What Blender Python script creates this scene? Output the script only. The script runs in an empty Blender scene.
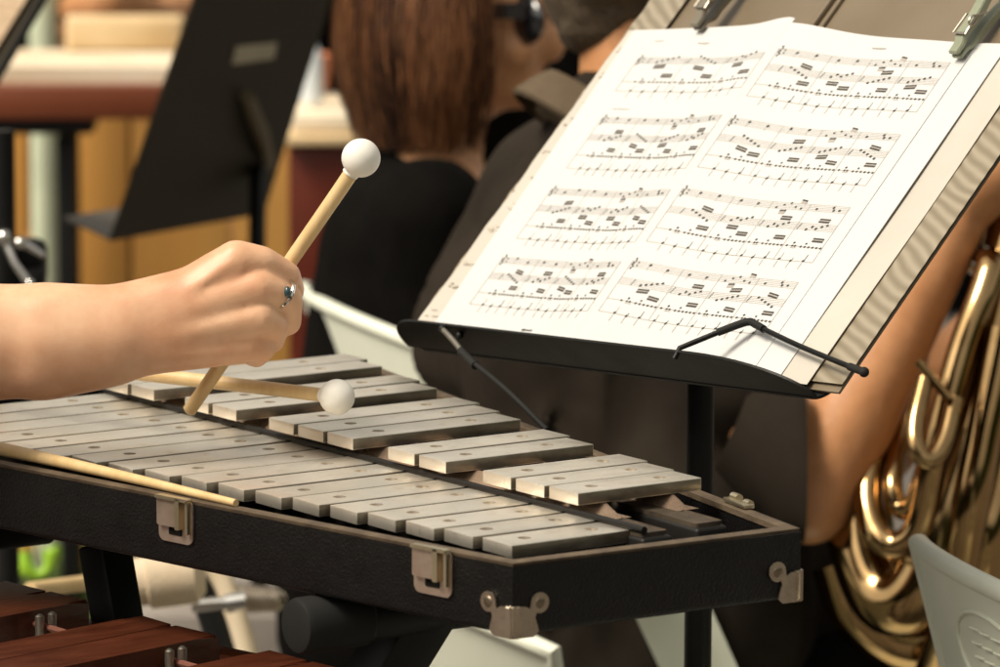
import bpy, bmesh, math, random
from mathutils import Vector as V, Matrix, Quaternion
random.seed(7)
C = bpy.context.scene
COL = C.collection
R_ = math.radians

# ------------------------------------------------------------------ camera
GZ = 0.95                                   # height of the glockenspiel's bar tops above the ground
F = 4738.18                                 # focal length in pixels of a 1000 px wide picture
CP = V((2.31415, -1.61015, 0.54903 + GZ))
CR = V((0.57366679, 0.8190812, 0.00352225))
CU = V((-0.12392162, 0.08253972, 0.98885319))
CW = V((-0.80966033, 0.56770872, -0.14885217))
HF = V((CW.x, CW.y, 0)).normalized()        # horizontal forward
HR = V((-HF.y, HF.x, 0)) * -1               # horizontal right
if HR.dot(CR) < 0: HR = -HR
UP = V((0, 0, 1))
cam = bpy.data.cameras.new('camera'); co = bpy.data.objects.new('camera', cam); COL.objects.link(co)
m = Matrix((CR, CU, -CW)).transposed().to_4x4(); m.translation = CP
co.matrix_world = m
cam.sensor_width = 36; cam.lens = F / 1000 * 36
cam.clip_start = 0.1; cam.clip_end = 500
cam.dof.use_dof = True; cam.dof.focus_distance = 3.08; cam.dof.aperture_fstop = 10.0; cam.dof.aperture_blades = 8
C.camera = co

# ------------------------------------------------------------------ light
SUN_DIR = V((-0.08, -0.60, 0.80)).normalized()     # towards the sun
world = bpy.data.worlds.new('World'); C.world = world; world.use_nodes = True
nt = world.node_tree; nt.nodes.clear()
sky = nt.nodes.new('ShaderNodeTexSky'); sky.sky_type = 'NISHITA'; sky.sun_disc = False
sky.sun_elevation = math.asin(SUN_DIR.z); sky.sun_rotation = math.atan2(SUN_DIR.x, SUN_DIR.y)
sky.air_density = 1.0; sky.dust_density = 4.0; sky.ozone_density = 0.6
hsv = nt.nodes.new('ShaderNodeHueSaturation'); hsv.inputs['Saturation'].default_value = 0.12   # thin cloud whitens the sky
tint = nt.nodes.new('ShaderNodeMix'); tint.data_type = 'RGBA'; tint.blend_type = 'MULTIPLY'; tint.inputs[0].default_value = 1
tint.inputs[7].default_value = (1.0, 0.94, 0.82, 1)
bg = nt.nodes.new('ShaderNodeBackground'); bg.inputs['Strength'].default_value = 0.12
wo = nt.nodes.new('ShaderNodeOutputWorld')
nt.links.new(sky.outputs[0], hsv.inputs['Color']); nt.links.new(hsv.outputs[0], tint.inputs[6])
nt.links.new(tint.outputs[2], bg.inputs['Color']); nt.links.new(bg.outputs[0], wo.inputs['Surface'])
sun = bpy.data.lights.new('sun', 'SUN'); so = bpy.data.objects.new('sun', sun); COL.objects.link(so)
sun.energy = 2.6; sun.angle = R_(20); sun.color = (1.0, 0.90, 0.75)
so.rotation_euler = SUN_DIR.to_track_quat('Z', 'Y').to_euler(); so.location = (0, 0, 6)
vs = C.view_settings
vs.view_transform = 'Standard'; vs.look = 'None'; vs.gamma = 1; vs.exposure = 0.44; vs.use_curve_mapping = False
C.render.engine = 'CYCLES'
C.cycles.use_denoising = True
C.cycles.max_bounces = 8

# ------------------------------------------------------------------ helpers
def at(px, py, D):
    "world point seen at picture position (px, py) of a 1000x667 frame, D metres along the view axis"
    return CP + CW * D + CR * ((px - 500) * D / F) + CU * ((333.5 - py) * D / F)
def onz(px, py, z):
    d = at(px, py, 1) - CP
    return CP + d * ((z + GZ - CP.z) / d.z)
def G(x, y, z): return V((x, y, z + GZ))       # glockenspiel coordinates

def tag(o, label=None, cat=None, group=None, kind=None):
    if label: o['label'] = label
    if cat: o['category'] = cat
    if group: o['group'] = group
    if kind: o['kind'] = kind
    return o
def empty(name, loc, label, cat, group=None):
    o = bpy.data.objects.new(name, None); COL.objects.link(o); o.location = loc; o.empty_display_size = .05
    return tag(o, label, cat, group)
_world = {}
def wm(o):
    M = o.matrix_basis.copy()
    return (wm(o.parent) @ o.matrix_parent_inverse @ M) if o.parent else M
def obj(name, bm, mat, parent=None, smooth=True, angle=40):
    "world-space bmesh -> one mesh object (moved into its parent's frame)"
    bmesh.ops.recalc_face_normals(bm, faces=bm.faces)
    me = bpy.data.meshes.new(name); bm.to_mesh(me); bm.free()
    return link(name, me, mat, parent, smooth, angle)
def link(name, me, mat, parent=None, smooth=True, angle=40):
    me.name = name
    for mt in (mat if isinstance(mat, (list, tuple)) else [mat]): me.materials.append(mt)
    o = bpy.data.objects.new(name, me); COL.objects.link(o)
    if smooth:
        for p in me.polygons: p.use_smooth = True
        try: me.set_sharp_from_angle(angle=R_(angle))
        except Exception: pass
    if parent:
        o.parent = parent; me.transform(wm(parent).inverted())
    else:
        n = len(me.vertices); c = V((0, 0, 0)); zmin = 1e9
        for v in me.vertices: c += v.co; zmin = min(zmin, v.co.z)
        c /= max(n, 1); c.z = zmin
        me.transform(Matrix.Translation(-c)); o.location = c
    return o
def evaluated(bm, mods, name='tmp'):
    me = bpy.data.meshes.new(name); bm.to_mesh(me); bm.free()
    o = bpy.data.objects.new(name, me); COL.objects.link(o)
    for typ, kw in mods:
        md = o.modifiers.new('m', typ)
        for k, v in kw.items(): setattr(md, k, v)
    dg = bpy.context.evaluated_depsgraph_get(); dg.update()
    out = bpy.data.meshes.new_from_object(o.evaluated_get(dg))
    bpy.data.objects.remove(o); bpy.data.meshes.remove(me)
    return out
def hexa(bm, p):
    "8 points: bottom loop 0-3, top loop 4-7"
    v = [bm.verts.new(q) for q in p]; fs = []
    for f in ((3,2,1,0),(4,5,6,7),(0,1,5,4),(1,2,6,5),(2,3,7,6),(3,0,4,7)): fs.append(bm.faces.new([v[i] for i in f]))
    return v, fs
def box(bm, c, ax, ay, az, bevel=0, seg=2):
    "box centred at c with full-size edge vectors"
    ax, ay, az = V(ax)/2, V(ay)/2, V(az)/2; c = V(c)
    v, fs = hexa(bm, [c-ax-ay-az, c+ax-ay-az, c+ax+ay-az, c-ax+ay-az, c-ax-ay+az, c+ax-ay+az, c+ax+ay+az, c-ax+ay+az])
    if bevel:
        es = list({e for f in fs for e in f.edges})
        bmesh.ops.bevel(bm, geom=es, offset=bevel, segments=seg, affect='EDGES', profile=.5)
def frame(d, ref=UP):
    d = V(d).normalized(); ref = V(ref)
    if abs(d.dot(ref.normalized())) > .98: ref = V((1, 0, 0))
    a = ref.cross(d).normalized(); b = d.cross(a).normalized()
    return a, b
def loft(bm, rings, cap=True, close=False):
    "rings: equal-length lists of points"
    vs_ = [[bm.verts.new(p) for p in r] for r in rings]; n = len(vs_[0])
    k = len(vs_)
    for i in range(k if close else k-1):
        a, b = vs_[i], vs_[(i+1) % k]
        for j in range(n): bm.faces.new((a[j], a[(j+1)%n], b[(j+1)%n], b[j]))
    if cap and not close:
        bm.faces.new(vs_[0][::-1]); bm.faces.new(vs_[-1])
def ring(c, a, b, ra, rb=None, n=16):
    rb = ra if rb is None else rb
    return [V(c) + a*(ra*math.cos(2*math.pi*i/n)) + b*(rb*math.sin(2*math.pi*i/n)) for i in range(n)]
def tube(bm, pts, r, n=12, cap=True, close=False):
    pts = [V(p) for p in pts]; rr = r if isinstance(r, (list, tuple)) else [r]*len(pts)
    rings = []; a = None
    for i, p in enumerate(pts):
        if close: d = pts[(i+1) % len(pts)] - pts[i-1]
        else: d = (pts[min(i+1, len(pts)-1)] - pts[max(i-1, 0)])
        d.normalize()
        if a is None: a, b = frame(d)
        else:
            a = (a - d*a.dot(d)).normalized(); b = d.cross(a)
        rings.append(ring(p, a, b, rr[i], n=n))
    loft(bm, rings, cap, close)
def ball(bm, c, r, u=24, v=16, M=None):
    mt = Matrix.Translation(V(c)) @ (M if M else Matrix.Diagonal((r, r, r, 1)))
    bmesh.ops.create_uvsphere(bm, u_segments=u, v_segments=v, radius=1, matrix=mt)
def spline(pts, n=8):
    pts = [V(p) for p in pts]; out = []
    P = [pts[0]*2-pts[1]] + pts + [pts[-1]*2-pts[-2]]
    for i in range(1, len(P)-2):
        for k in range(n):
            t = k/n; a, b, c, d = P[i-1], P[i], P[i+1], P[i+2]
            out.append(.5*((2*b)+(c-a)*t+(2*a-5*b+4*c-d)*t*t+(3*b-a-3*c+d)*t**3))
    out.append(pts[-1]); return out
def capsule(bm, p0, r0, p1, r1, seg=14):
    b2 = bmesh.new()
    for p, r in ((p0, r0), (p1, r1)): ball(b2, p, r, seg, seg*2//3)
    bmesh.ops.convex_hull(b2, input=b2.verts)
    bmesh.ops.delete(b2, geom=[v for v in b2.verts if not v.link_faces], context='VERTS')
    me = bpy.data.meshes.new('c'); b2.to_mesh(me); b2.free(); bm.from_mesh(me); bpy.data.meshes.remove(me)
def body_mesh(caps, voxel, smooth=4, balls=()):
    bm = bmesh.new()
    for c in caps: capsule(bm, *c)
    for c, r in balls:
        if isinstance(r, Matrix): ball(bm, c, 1, 20, 14, r)
        else: ball(bm, c, r, 20, 14)
    return evaluated(bm, [('REMESH', dict(mode='VOXEL', voxel_size=voxel)), ('SMOOTH', dict(factor=.5, iterations=smooth))])

# ------------------------------------------------------------------ materials
def mat(name, col, rough=.5, metal=0, var=.12, scale=20, bump=0, bscale=200, spec=.5, sss=0, coat=0, stretch=None, col2=None, trans=0, alpha=None, coords='Object', sheen=0, detail=4, rvar=.1):
    m = bpy.data.materials.new(name); m.use_nodes = True; nt = m.node_tree; b = nt.nodes['Principled BSDF']
    tc = nt.nodes.new('ShaderNodeTexCoord'); mp = nt.nodes.new('ShaderNodeMapping')
    nt.links.new(tc.outputs[coords], mp.inputs[0])
    if stretch: mp.inputs['Scale'].default_value = stretch
    nz = nt.nodes.new('ShaderNodeTexNoise'); nz.inputs['Scale'].default_value = scale; nz.inputs['Detail'].default_value = detail
    nz.inputs['Roughness'].default_value = .65
    nt.links.new(mp.outputs[0], nz.inputs['Vector'])
    rp = nt.nodes.new('ShaderNodeValToRGB'); rp.color_ramp.elements[0].position = .3; rp.color_ramp.elements[1].position = .7
    c2 = col2 or tuple(min(1, c*(1+var)) for c in col); c1 = tuple(c*(1-var) for c in col) if not col2 else col
    rp.color_ramp.elements[0].color = (*c1, 1); rp.color_ramp.elements[1].color = (*c2, 1)
    nt.links.new(nz.outputs['Fac'], rp.inputs[0]); nt.links.new(rp.outputs[0], b.inputs['Base Color'])
    mr = nt.nodes.new('ShaderNodeMapRange'); mr.inputs[3].default_value = max(0, rough-rvar); mr.inputs[4].default_value = min(1, rough+rvar)
    nt.links.new(nz.outputs['Fac'], mr.inputs[0]); nt.links.new(mr.outputs[0], b.inputs['Roughness'])
    b.inputs['Metallic'].default_value = metal; b.inputs['Specular IOR Level'].default_value = spec
    b.inputs['Coat Weight'].default_value = coat
    if sss:
        b.inputs['Subsurface Weight'].default_value = sss; b.inputs['Subsurface Radius'].default_value = (1, .35, .2); b.inputs['Subsurface Scale'].default_value = .006
    if sheen: b.inputs['Sheen Weight'].default_value = sheen
    if trans: b.inputs['Transmission Weight'].default_value = trans
    if alpha is not None: b.inputs['Alpha'].default_value = alpha
    if bump:
        n2 = nt.nodes.new('ShaderNodeTexNoise'); n2.inputs['Scale'].default_value = bscale; n2.inputs['Detail'].default_value = 3
        nt.links.new(mp.outputs[0], n2.inputs['Vector'])
        bp = nt.nodes.new('ShaderNodeBump'); bp.inputs['Strength'].default_value = bump; bp.inputs['Distance'].default_value = .002
        nt.links.new(n2.outputs['Fac'], bp.inputs['Height']); nt.links.new(bp.outputs[0], b.inputs['Normal'])
    return m

M_alu = mat('weathered_bar_metal', (.55,.47,.36), .42, .55, scale=30, col2=(.76,.69,.57), bump=.05, bscale=300, stretch=(1.6,.5,1))
M_hole = mat('screw_hole_rust', (.09,.05,.03), .7, .3)
M_screw = mat('screw_steel', (.24,.19,.14), .35, .9)
M_leather = mat('black_leatherette', (.0055,.005,.005), .38, 0, bump=.45, bscale=560, spec=.30, scale=60, detail=2)
M_trim = mat('worn_case_edge', (.055,.037,.022), .65, 0, scale=60, col2=(.13,.092,.057), bump=.2, bscale=300)
M_inner = mat('case_lining', (.006,.005,.004), .9, spec=.1)
M_rail = mat('rail_black', (.010,.009,.008), .45, 0, spec=.25)
M_felt = mat('brown_felt', (.13,.085,.055), .95, 0, bump=.5, bscale=500, col2=(.23,.16,.11))
M_nickel = mat('aged_nickel', (.36,.29,.22), .28, .9, scale=50, col2=(.56,.48,.38), bump=.05)
M_copper = mat('worn_latch_plate', (.56,.42,.33), .35, .85, scale=60, col2=(.72,.60,.50))
M_brassy = mat('brass_latch_tab', (.60,.52,.36), .3, .9)
M_rattan = mat('rattan_cane', (.56,.38,.17), .45, 0, scale=60, col2=(.68,.50,.26), stretch=(1,1,.15), bump=.15, bscale=200)
M_ball = mat('white_mallet_ball', (.76,.74,.68), .55, 0, var=.05, spec=.3, scale=60)
M_skin = mat('skin', (.60,.285,.155), .45, 0, scale=15, col2=(.76,.48,.30), bump=.09, bscale=620, sss=.12, rvar=.12)
M_skin_tan = mat('tanned_skin', (.46,.205,.085), .42, 0, scale=30, col2=(.58,.285,.13), bump=.15, bscale=300, sss=.15)
M_skin_w = mat('warm_skin', (.62,.30,.14), .45, 0, scale=25, col2=(.70,.38,.20), sss=.1)
M_standblk = mat('black_stand_paint', (.005,.005,.0045), .42, 0, spec=.22, bump=.12, bscale=500, scale=25, var=.5)
M_steel = mat('wire_steel', (.4,.36,.3), .3, .9)
M_rubber = mat('black_rubber', (.011,.011,.010), .7, spec=.25)
M_paper = mat('white_paper', (.55,.55,.545), .85, 0, spec=.1, var=.02, scale=8)
M_paper_cream = mat('cream_sheet_in_sleeve', (.48,.445,.39), .5, 0, var=.05, scale=12)
M_ink = mat('printing_ink', (.022,.019,.017), .6, 0, var=.1)
M_ink_pale = mat('fine_printing', (.34,.31,.28), .7, 0, var=.1)
M_folder = mat('folder_plastic_desk_sheen', (.135,.10,.062), .4, 0, scale=6, col2=(.175,.135,.088), spec=.5)  # taupe puts the light sheen on the matte black desk into the colour
M_sleeve = mat('sleeve_plastic_sheen_stripes', (.25,.20,.14), .25, 0, scale=14, stretch=(1.0,5.5,1), col2=(.58,.49,.37), spec=.5, bump=.3, bscale=26)
M_clip = mat('green_clip_plastic', (.20,.22,.15), .4, 0, col2=(.27,.29,.21), scale=30)
M_clip_d = mat('dark_clip_plastic', (.13,.115,.085), .4, 0, col2=(.19,.17,.13), scale=40)
M_shirt = mat('brown_grey_shirt', (.017,.0135,.0105), .9, 0, scale=7, col2=(.032,.025,.019), bump=.3, bscale=900, spec=.05)
M_shirt_l = mat('collar_cloth', (.085,.062,.040), .9, 0, col2=(.12,.09,.06), bump=.3, bscale=900, spec=.08)
M_black = mat('black_cloth', (.0045,.004,.0035), .95, 0, var=.3, bump=.2, bscale=300, spec=.05)
M_hair = mat('auburn_hair', (.020,.007,.003), .42, 0, scale=260, col2=(.20,.078,.030), spec=.35, var=.5, stretch=(1,1,.05))
M_hair_light = mat('auburn_hair_light', (.08,.032,.013), .4, 0, scale=200, col2=(.32,.135,.055), stretch=(1,1,.05), spec=.4)
M_hair_dark = mat('auburn_hair_dark', (.012,.0045,.002), .45, 0, col2=(.03,.011,.005), spec=.3)
M_hairg = mat('short_grey_brown_hair', (.05,.035,.022), .6, 0, scale=120, col2=(.13,.095,.06), bump=.6, bscale=300)
M_glass = mat('dark_lens', (.008,.008,.01), .1, 0, spec=.8, coat=.5)
M_brass = mat('lacquered_brass', (.32,.20,.085), .12, 1.0, scale=14, col2=(.46,.31,.15), rvar=.05)
M_plast = mat('white_chair_plastic', (.74,.77,.64), .42, 0, scale=9, col2=(.80,.82,.70), bump=.04, bscale=60, sss=.0)
M_beige = mat('beige_chair_plastic', (.60,.47,.33), .45, 0, scale=9, col2=(.68,.56,.42))
M_rose = mat('rosewood', (.045,.011,.005), .36, 0, scale=20, col2=(.095,.026,.011), stretch=(5,.9,3), bump=.2, bscale=60, spec=.35)
M_cord = mat('red_brown_cord', (.15,.05,.03), .8)
M_ochre = mat('ochre_wood_panel', (.50,.23,.045), .5, 0, scale=5, col2=(.64,.34,.085), stretch=(1,1,.25))
M_redwood = mat('red_brown_board', (.16,.038,.013), .4, 0, scale=6, col2=(.19,.052,.02), stretch=(.4,.4,3))
M_darkred = mat('dark_red_lacquer', (.075,.010,.005), .35, 0, scale=5, col2=(.11,.02,.009), spec=.3)
M_tan = mat('tan_card', (.58,.40,.20), .6, 0, scale=6, col2=(.72,.56,.34))
M_cream = mat('cream_paper_pile', (.66,.52,.34), .7, 0, scale=10, col2=(.80,.70,.54))
M_pole = mat('pale_green_paint', (.60,.66,.48), .5, 0, var=.06)
M_blackmetal = mat('dull_black_metal', (.006,.006,.006), .5, .0, spec=.25)
M_olive = mat('dull_olive_black_desk', (.026,.020,.011), .55, 0, scale=4, var=.35, spec=.2)
M_label = mat('beige_sticker', (.46,.40,.29), .7)
M_chrome = mat('chrome', (.7,.68,.64), .12, 1)
M_drape = mat('black_drape', (.004,.0035,.003), .95, spec=.05)
M_lime = mat('lime_green_plastic', (.35,.62,.04), .4)
M_cloth = mat('beige_felt', (.55,.43,.29), .9, 0, col2=(.64,.53,.39), bump=.3)
M_orange = mat('orange_plastic', (.62,.22,.10), .5)
M_bottle = mat('clear_bottle_plastic', (.75,.8,.82), .08, 0, spec=.8, var=.02)
M_turq = mat('turquoise_stone', (.02,.05,.06), .2, 0, coat=.5)

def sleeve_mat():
    m = bpy.data.materials.new('sleeve_plastic_sheen_stripes'); m.use_nodes = True; nt = m.node_tree; b = nt.nodes['Principled BSDF']
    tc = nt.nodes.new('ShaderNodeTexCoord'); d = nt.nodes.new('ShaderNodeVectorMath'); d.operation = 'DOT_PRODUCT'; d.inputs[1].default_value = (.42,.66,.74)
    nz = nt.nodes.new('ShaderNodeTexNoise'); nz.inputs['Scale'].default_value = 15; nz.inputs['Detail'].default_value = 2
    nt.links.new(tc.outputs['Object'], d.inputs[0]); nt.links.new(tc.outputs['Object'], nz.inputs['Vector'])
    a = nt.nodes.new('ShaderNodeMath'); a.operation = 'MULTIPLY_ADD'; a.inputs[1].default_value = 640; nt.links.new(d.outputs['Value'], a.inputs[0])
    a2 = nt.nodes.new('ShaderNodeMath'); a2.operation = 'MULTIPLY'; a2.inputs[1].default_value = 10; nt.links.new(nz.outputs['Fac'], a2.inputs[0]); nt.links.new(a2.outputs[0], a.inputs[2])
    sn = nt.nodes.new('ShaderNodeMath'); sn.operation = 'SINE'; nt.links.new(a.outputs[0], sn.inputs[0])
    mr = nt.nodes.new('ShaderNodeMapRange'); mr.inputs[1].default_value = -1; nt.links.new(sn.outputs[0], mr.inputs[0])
    r = nt.nodes.new('ShaderNodeValToRGB'); r.color_ramp.elements[0].color = (.20,.165,.112,1); r.color_ramp.elements[1].color = (.31,.265,.195,1)  # stripes put the reflections on the wavy plastic into the base colour
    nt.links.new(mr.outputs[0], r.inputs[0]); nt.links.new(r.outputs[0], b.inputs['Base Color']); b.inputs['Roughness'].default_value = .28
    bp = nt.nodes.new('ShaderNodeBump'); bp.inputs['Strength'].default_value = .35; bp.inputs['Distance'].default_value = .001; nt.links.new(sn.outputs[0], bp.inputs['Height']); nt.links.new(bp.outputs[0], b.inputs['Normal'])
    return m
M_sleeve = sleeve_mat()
def bar_mat():
    m = bpy.data.materials.new('weathered_bar_metal'); m.use_nodes = True; nt = m.node_tree; b = nt.nodes['Principled BSDF']
    tc = nt.nodes.new('ShaderNodeTexCoord'); oi = nt.nodes.new('ShaderNodeObjectInfo')
    ad = nt.nodes.new('ShaderNodeVectorMath'); ad.operation = 'ADD'; nt.links.new(tc.outputs['Object'], ad.inputs[0]); nt.links.new(oi.outputs['Random'], ad.inputs[1])
    def noise(sc, det=4, ro=.6):
        n = nt.nodes.new('ShaderNodeTexNoise'); n.inputs['Scale'].default_value = sc; n.inputs['Detail'].default_value = det; n.inputs['Roughness'].default_value = ro
        nt.links.new(ad.outputs[0], n.inputs['Vector']); return n
    def ramp(n, p0, c0, p1, c1):
        r = nt.nodes.new('ShaderNodeValToRGB'); e = r.color_ramp.elements; e[0].position = p0; e[0].color = (*c0,1); e[1].position = p1; e[1].color = (*c1,1)
        nt.links.new(n.outputs['Fac'], r.inputs[0]); return r
    big = ramp(noise(18, 5), .3, (.84,.77,.65), .72, (.94,.88,.78))
    spk = ramp(noise(330, 3, .7), .62, (1,1,1), .84, (.62,.56,.47))
    smu = ramp(noise(60, 4, .7), .56, (1,1,1), .84, (.80,.74,.66))
    def mul(a, c):
        x = nt.nodes.new('ShaderNodeMix'); x.data_type = 'RGBA'; x.blend_type = 'MULTIPLY'; x.inputs[0].default_value = 1
        nt.links.new(a, x.inputs[6]); nt.links.new(c, x.inputs[7]); return x.outputs[2]
    tone = nt.nodes.new('ShaderNodeMapRange'); tone.inputs[3].default_value = .9; tone.inputs[4].default_value = 1.06; nt.links.new(oi.outputs['Random'], tone.inputs[0])
    nt.links.new(mul(mul(mul(big.outputs[0], spk.outputs[0]), smu.outputs[0]), tone.outputs[0]), b.inputs['Base Color'])
    rr = nt.nodes.new('ShaderNodeMapRange'); rr.inputs[3].default_value = .30; rr.inputs[4].default_value = .50; nt.links.new(noise(45).outputs['Fac'], rr.inputs[0]); nt.links.new(rr.outputs[0], b.inputs['Roughness'])
    b.inputs['Metallic'].default_value = .88
    bp = nt.nodes.new('ShaderNodeBump'); bp.inputs['Strength'].default_value = .08; bp.inputs['Distance'].default_value = .001; nt.links.new(noise(400, 2).outputs['Fac'], bp.inputs['Height']); nt.links.new(bp.outputs[0], b.inputs['Normal'])
    return m
M_alu = bar_mat()
M_alu_side = mat('grimy_shaded_bar_side', (.20,.165,.12), .34, .75, scale=55, col2=(.42,.37,.29), bump=.1, bscale=300, stretch=(1,.5,1))  # side faces painted darker: grime, with shade and dark reflections put into the colour
M_railtop = mat('worn_rail_top', (.035,.026,.018), .6, 0, scale=60, col2=(.085,.064,.044), spec=.3)
def ground_mat():
    m = bpy.data.materials.new('asphalt'); m.use_nodes = True; nt = m.node_tree; b = nt.nodes['Principled BSDF']
    tc = nt.nodes.new('ShaderNodeTexCoord'); n1 = nt.nodes.new('ShaderNodeTexNoise'); n1.inputs['Scale'].default_value = 90; n1.inputs['Detail'].default_value = 6
    n2 = nt.nodes.new('ShaderNodeTexNoise'); n2.inputs['Scale'].default_value = .8
    for n in (n1, n2): nt.links.new(tc.outputs['Object'], n.inputs['Vector'])
    r = nt.nodes.new('ShaderNodeValToRGB'); r.color_ramp.elements[0].color = (.07,.062,.054,1); r.color_ramp.elements[1].color = (.17,.15,.13,1)
    ad = nt.nodes.new('ShaderNodeMath'); ad.operation = 'MULTIPLY_ADD'; ad.inputs[1].default_value = .6; nt.links.new(n1.outputs['Fac'], ad.inputs[0])
    ml = nt.nodes.new('ShaderNodeMath'); ml.operation = 'MULTIPLY'; ml.inputs[1].default_value = .4; nt.links.new(n2.outputs['Fac'], ml.inputs[0]); nt.links.new(ml.outputs[0], ad.inputs[2])
    nt.links.new(ad.outputs[0], r.inputs[0]); nt.links.new(r.outputs[0], b.inputs['Base Color']); b.inputs['Roughness'].default_value = .9
    return m
# ------------------------------------------------------------------ ground and grass
bm = bmesh.new(); bmesh.ops.create_grid(bm, x_segments=2, y_segments=2, size=150)
g = obj('ground', bm, ground_mat(), smooth=False); g.location = (0, 0, 0); tag(g, kind='structure', label='grey asphalt ground under the players', cat='ground')
def grass_patch(cx, cy, rad, n, name_label):
    bm = bmesh.new()
    for i in range(n):
        a = random.uniform(0, 6.283); r = rad*math.sqrt(random.random())
        p = V((cx + r*math.cos(a), cy + r*math.sin(a), 0)); h = random.uniform(.05, .13); t = random.uniform(0, 6.283)
        w = V((math.cos(t), math.sin(t), 0))*.006; ln = V((random.uniform(-.06,.06), random.uniform(-.06,.06), h))
        a0 = bm.verts.new(p-w); b0 = bm.verts.new(p+w); c0 = bm.verts.new(p+ln*.6+w*.5); d0 = bm.verts.new(p+ln)
        bm.faces.new((a0, b0, c0)); bm.faces.new((a0, c0, d0))
    return tag(obj('grass', bm, M_grass, smooth=False), name_label, 'grass', kind='stuff')
M_grass = mat('grass_green', (.07,.13,.02), .6, 0, col2=(.16,.24,.05), scale=3)

# unseen ring of trees added to hold back the low sky and darken reflections
M_tree = mat('sky_blocker_foliage', (.014,.030,.006), .7, 0, scale=.9, col2=(.055,.085,.016), spec=.2)
bm = bmesh.new(); rnd = random.Random(2); tc_ = V((-2, 1.2, 0))
for i in range(15000):
    a = rnd.uniform(0, 6.2832); h = 6.5*rnd.random()**.8; r = 16.5+rnd.uniform(-1.2,1.2)+1.0*math.sin(a*9)+.35*h*math.sin(a*5+1)*.3
    top_ = 5.2+1.3*math.sin(a*7)+.9*math.sin(a*17+2)
    if h > top_: continue
    p = tc_+V((r*math.cos(a), r*math.sin(a), h)); q = [V((rnd.gauss(0,1), rnd.gauss(0,1), rnd.gauss(0,1))).normalized()*rnd.uniform(.12,.34) for _ in range(3)]
    bm.faces.new([bm.verts.new(p+v) for v in q])
for i in range(96):
    a = 6.2832*i/96; b_ = 6.2832*(i+1)/96; r = 17.6
    f = [tc_+V((r*math.cos(x), r*math.sin(x), z)) for x, z in ((a,0),(b_,0),(b_,4.2+.8*math.sin(b_*7)),(a,4.2+.8*math.sin(a*7)))]
    bm.faces.new([bm.verts.new(p) for p in f])
tag(obj('sky_blocking_trees', bm, M_tree, smooth=False), 'unseen ring of dark green trees added to block the low sky', 'trees', kind='stuff')

# ------------------------------------------------------------------ glockenspiel
glock = empty('glockenspiel', G(-.25, .08, -.045), 'orchestral glockenspiel with two rows of worn metal bars in an open black trapezoid case', 'glockenspiel')
P_ = .0349347; BW = .0307; BT = .008
sem = [0,2,4,5,7,9,10]
def semin(i): return 12*(i//7) + sem[i % 7]
def blen(s): return .09085*2**((29-s)/24)
def bar(x, y, z, L, mid):
    bm = bmesh.new()
    box(bm, (x+BW/2, y+L/2, z-BT/2+GZ), (BW,0,0), (0,L,0), (0,0,BT), .0005, 2)
    cut = bmesh.new()
    holes = [(x+BW/2, y+.224*L), (x+BW/2, y+L*.776)]
    for hx, hy in holes:
        bmesh.ops.create_cone(cut, cap_ends=True, segments=20, radius1=.0043, radius2=.0043, depth=.008, matrix=Matrix.Translation((hx, hy, z+GZ)))
    cm = bpy.data.meshes.new('cut'); cut.to_mesh(cm); cut.free(); co_ = bpy.data.objects.new('cut', cm); COL.objects.link(co_)
    me = evaluated(bm, [('BOOLEAN', dict(operation='DIFFERENCE', object=co_, solver='EXACT'))])
    bpy.data.objects.remove(co_)
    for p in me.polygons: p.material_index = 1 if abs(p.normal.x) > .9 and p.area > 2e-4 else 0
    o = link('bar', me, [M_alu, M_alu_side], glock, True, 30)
    for hx, hy in holes:
        bm = bmesh.new()
        bmesh.ops.create_cone(bm, cap_ends=True, segments=18, radius1=.0041, radius2=.0041, depth=.001, matrix=Matrix.Translation((hx, hy, z+GZ-.0033)))
        a = random.uniform(0, 3.14); u = V((math.cos(a), math.sin(a), 0)); w = V((-u.y, u.x, 0))
        ball(bm, (hx, hy, z+GZ-.003), 1, 14, 8, Matrix.Diagonal((.0030, .0030, .0018, 1)))
        obj('screw', bm, M_hole if hy < y+L/2 else M_screw, o)
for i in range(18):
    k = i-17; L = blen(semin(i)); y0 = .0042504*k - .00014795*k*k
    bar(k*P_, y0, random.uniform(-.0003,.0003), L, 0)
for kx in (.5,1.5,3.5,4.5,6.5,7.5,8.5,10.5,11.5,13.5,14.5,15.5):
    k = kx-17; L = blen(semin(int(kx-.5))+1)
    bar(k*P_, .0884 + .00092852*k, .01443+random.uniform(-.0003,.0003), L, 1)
ZR = -.002; ZB = -.047; TH = .0085
def isect(p, d, q, e):
    t = ((q.x-p.x)*e.y - (q.y-p.y)*e.x) / (d.x*e.y - d.y*e.x); return p + d*t
oc = [V((-.660, -.163, 0)), V((.0663, -.0243, 0)), V((.0747, .1868, 0)), V((-.660, .335, 0))]
def inset(poly, w):
    n = len(poly); out = []
    for i in range(n):
        a, b, c = poly[i-1], poly[i], poly[(i+1)%n]
        d1 = (b-a).normalized(); d2 = (c-b).normalized(); n1 = V((-d1.y, d1.x, 0)); n2 = V((-d2.y, d2.x, 0))
        out.append(isect(a+n1*w, d1, b+n2*w, d2))
    return out
ic = inset(oc, TH)
def L3(p, z): return V((p.x, p.y, z+GZ))
bm = bmesh.new()
oc_in = inset(oc, .0)
for i in range(4):
    j = (i+1) % 4
    hexa(bm, [L3(oc[i], ZB), L3(oc[j], ZB), L3(ic[j], ZB), L3(ic[i], ZB), L3(oc[i], ZR-.003), L3(oc[j], ZR-.003), L3(ic[j], ZR-.003), L3(ic[i], ZR-.003)])
bmesh.ops.remove_doubles(bm, verts=bm.verts, dist=1e-5)
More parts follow.
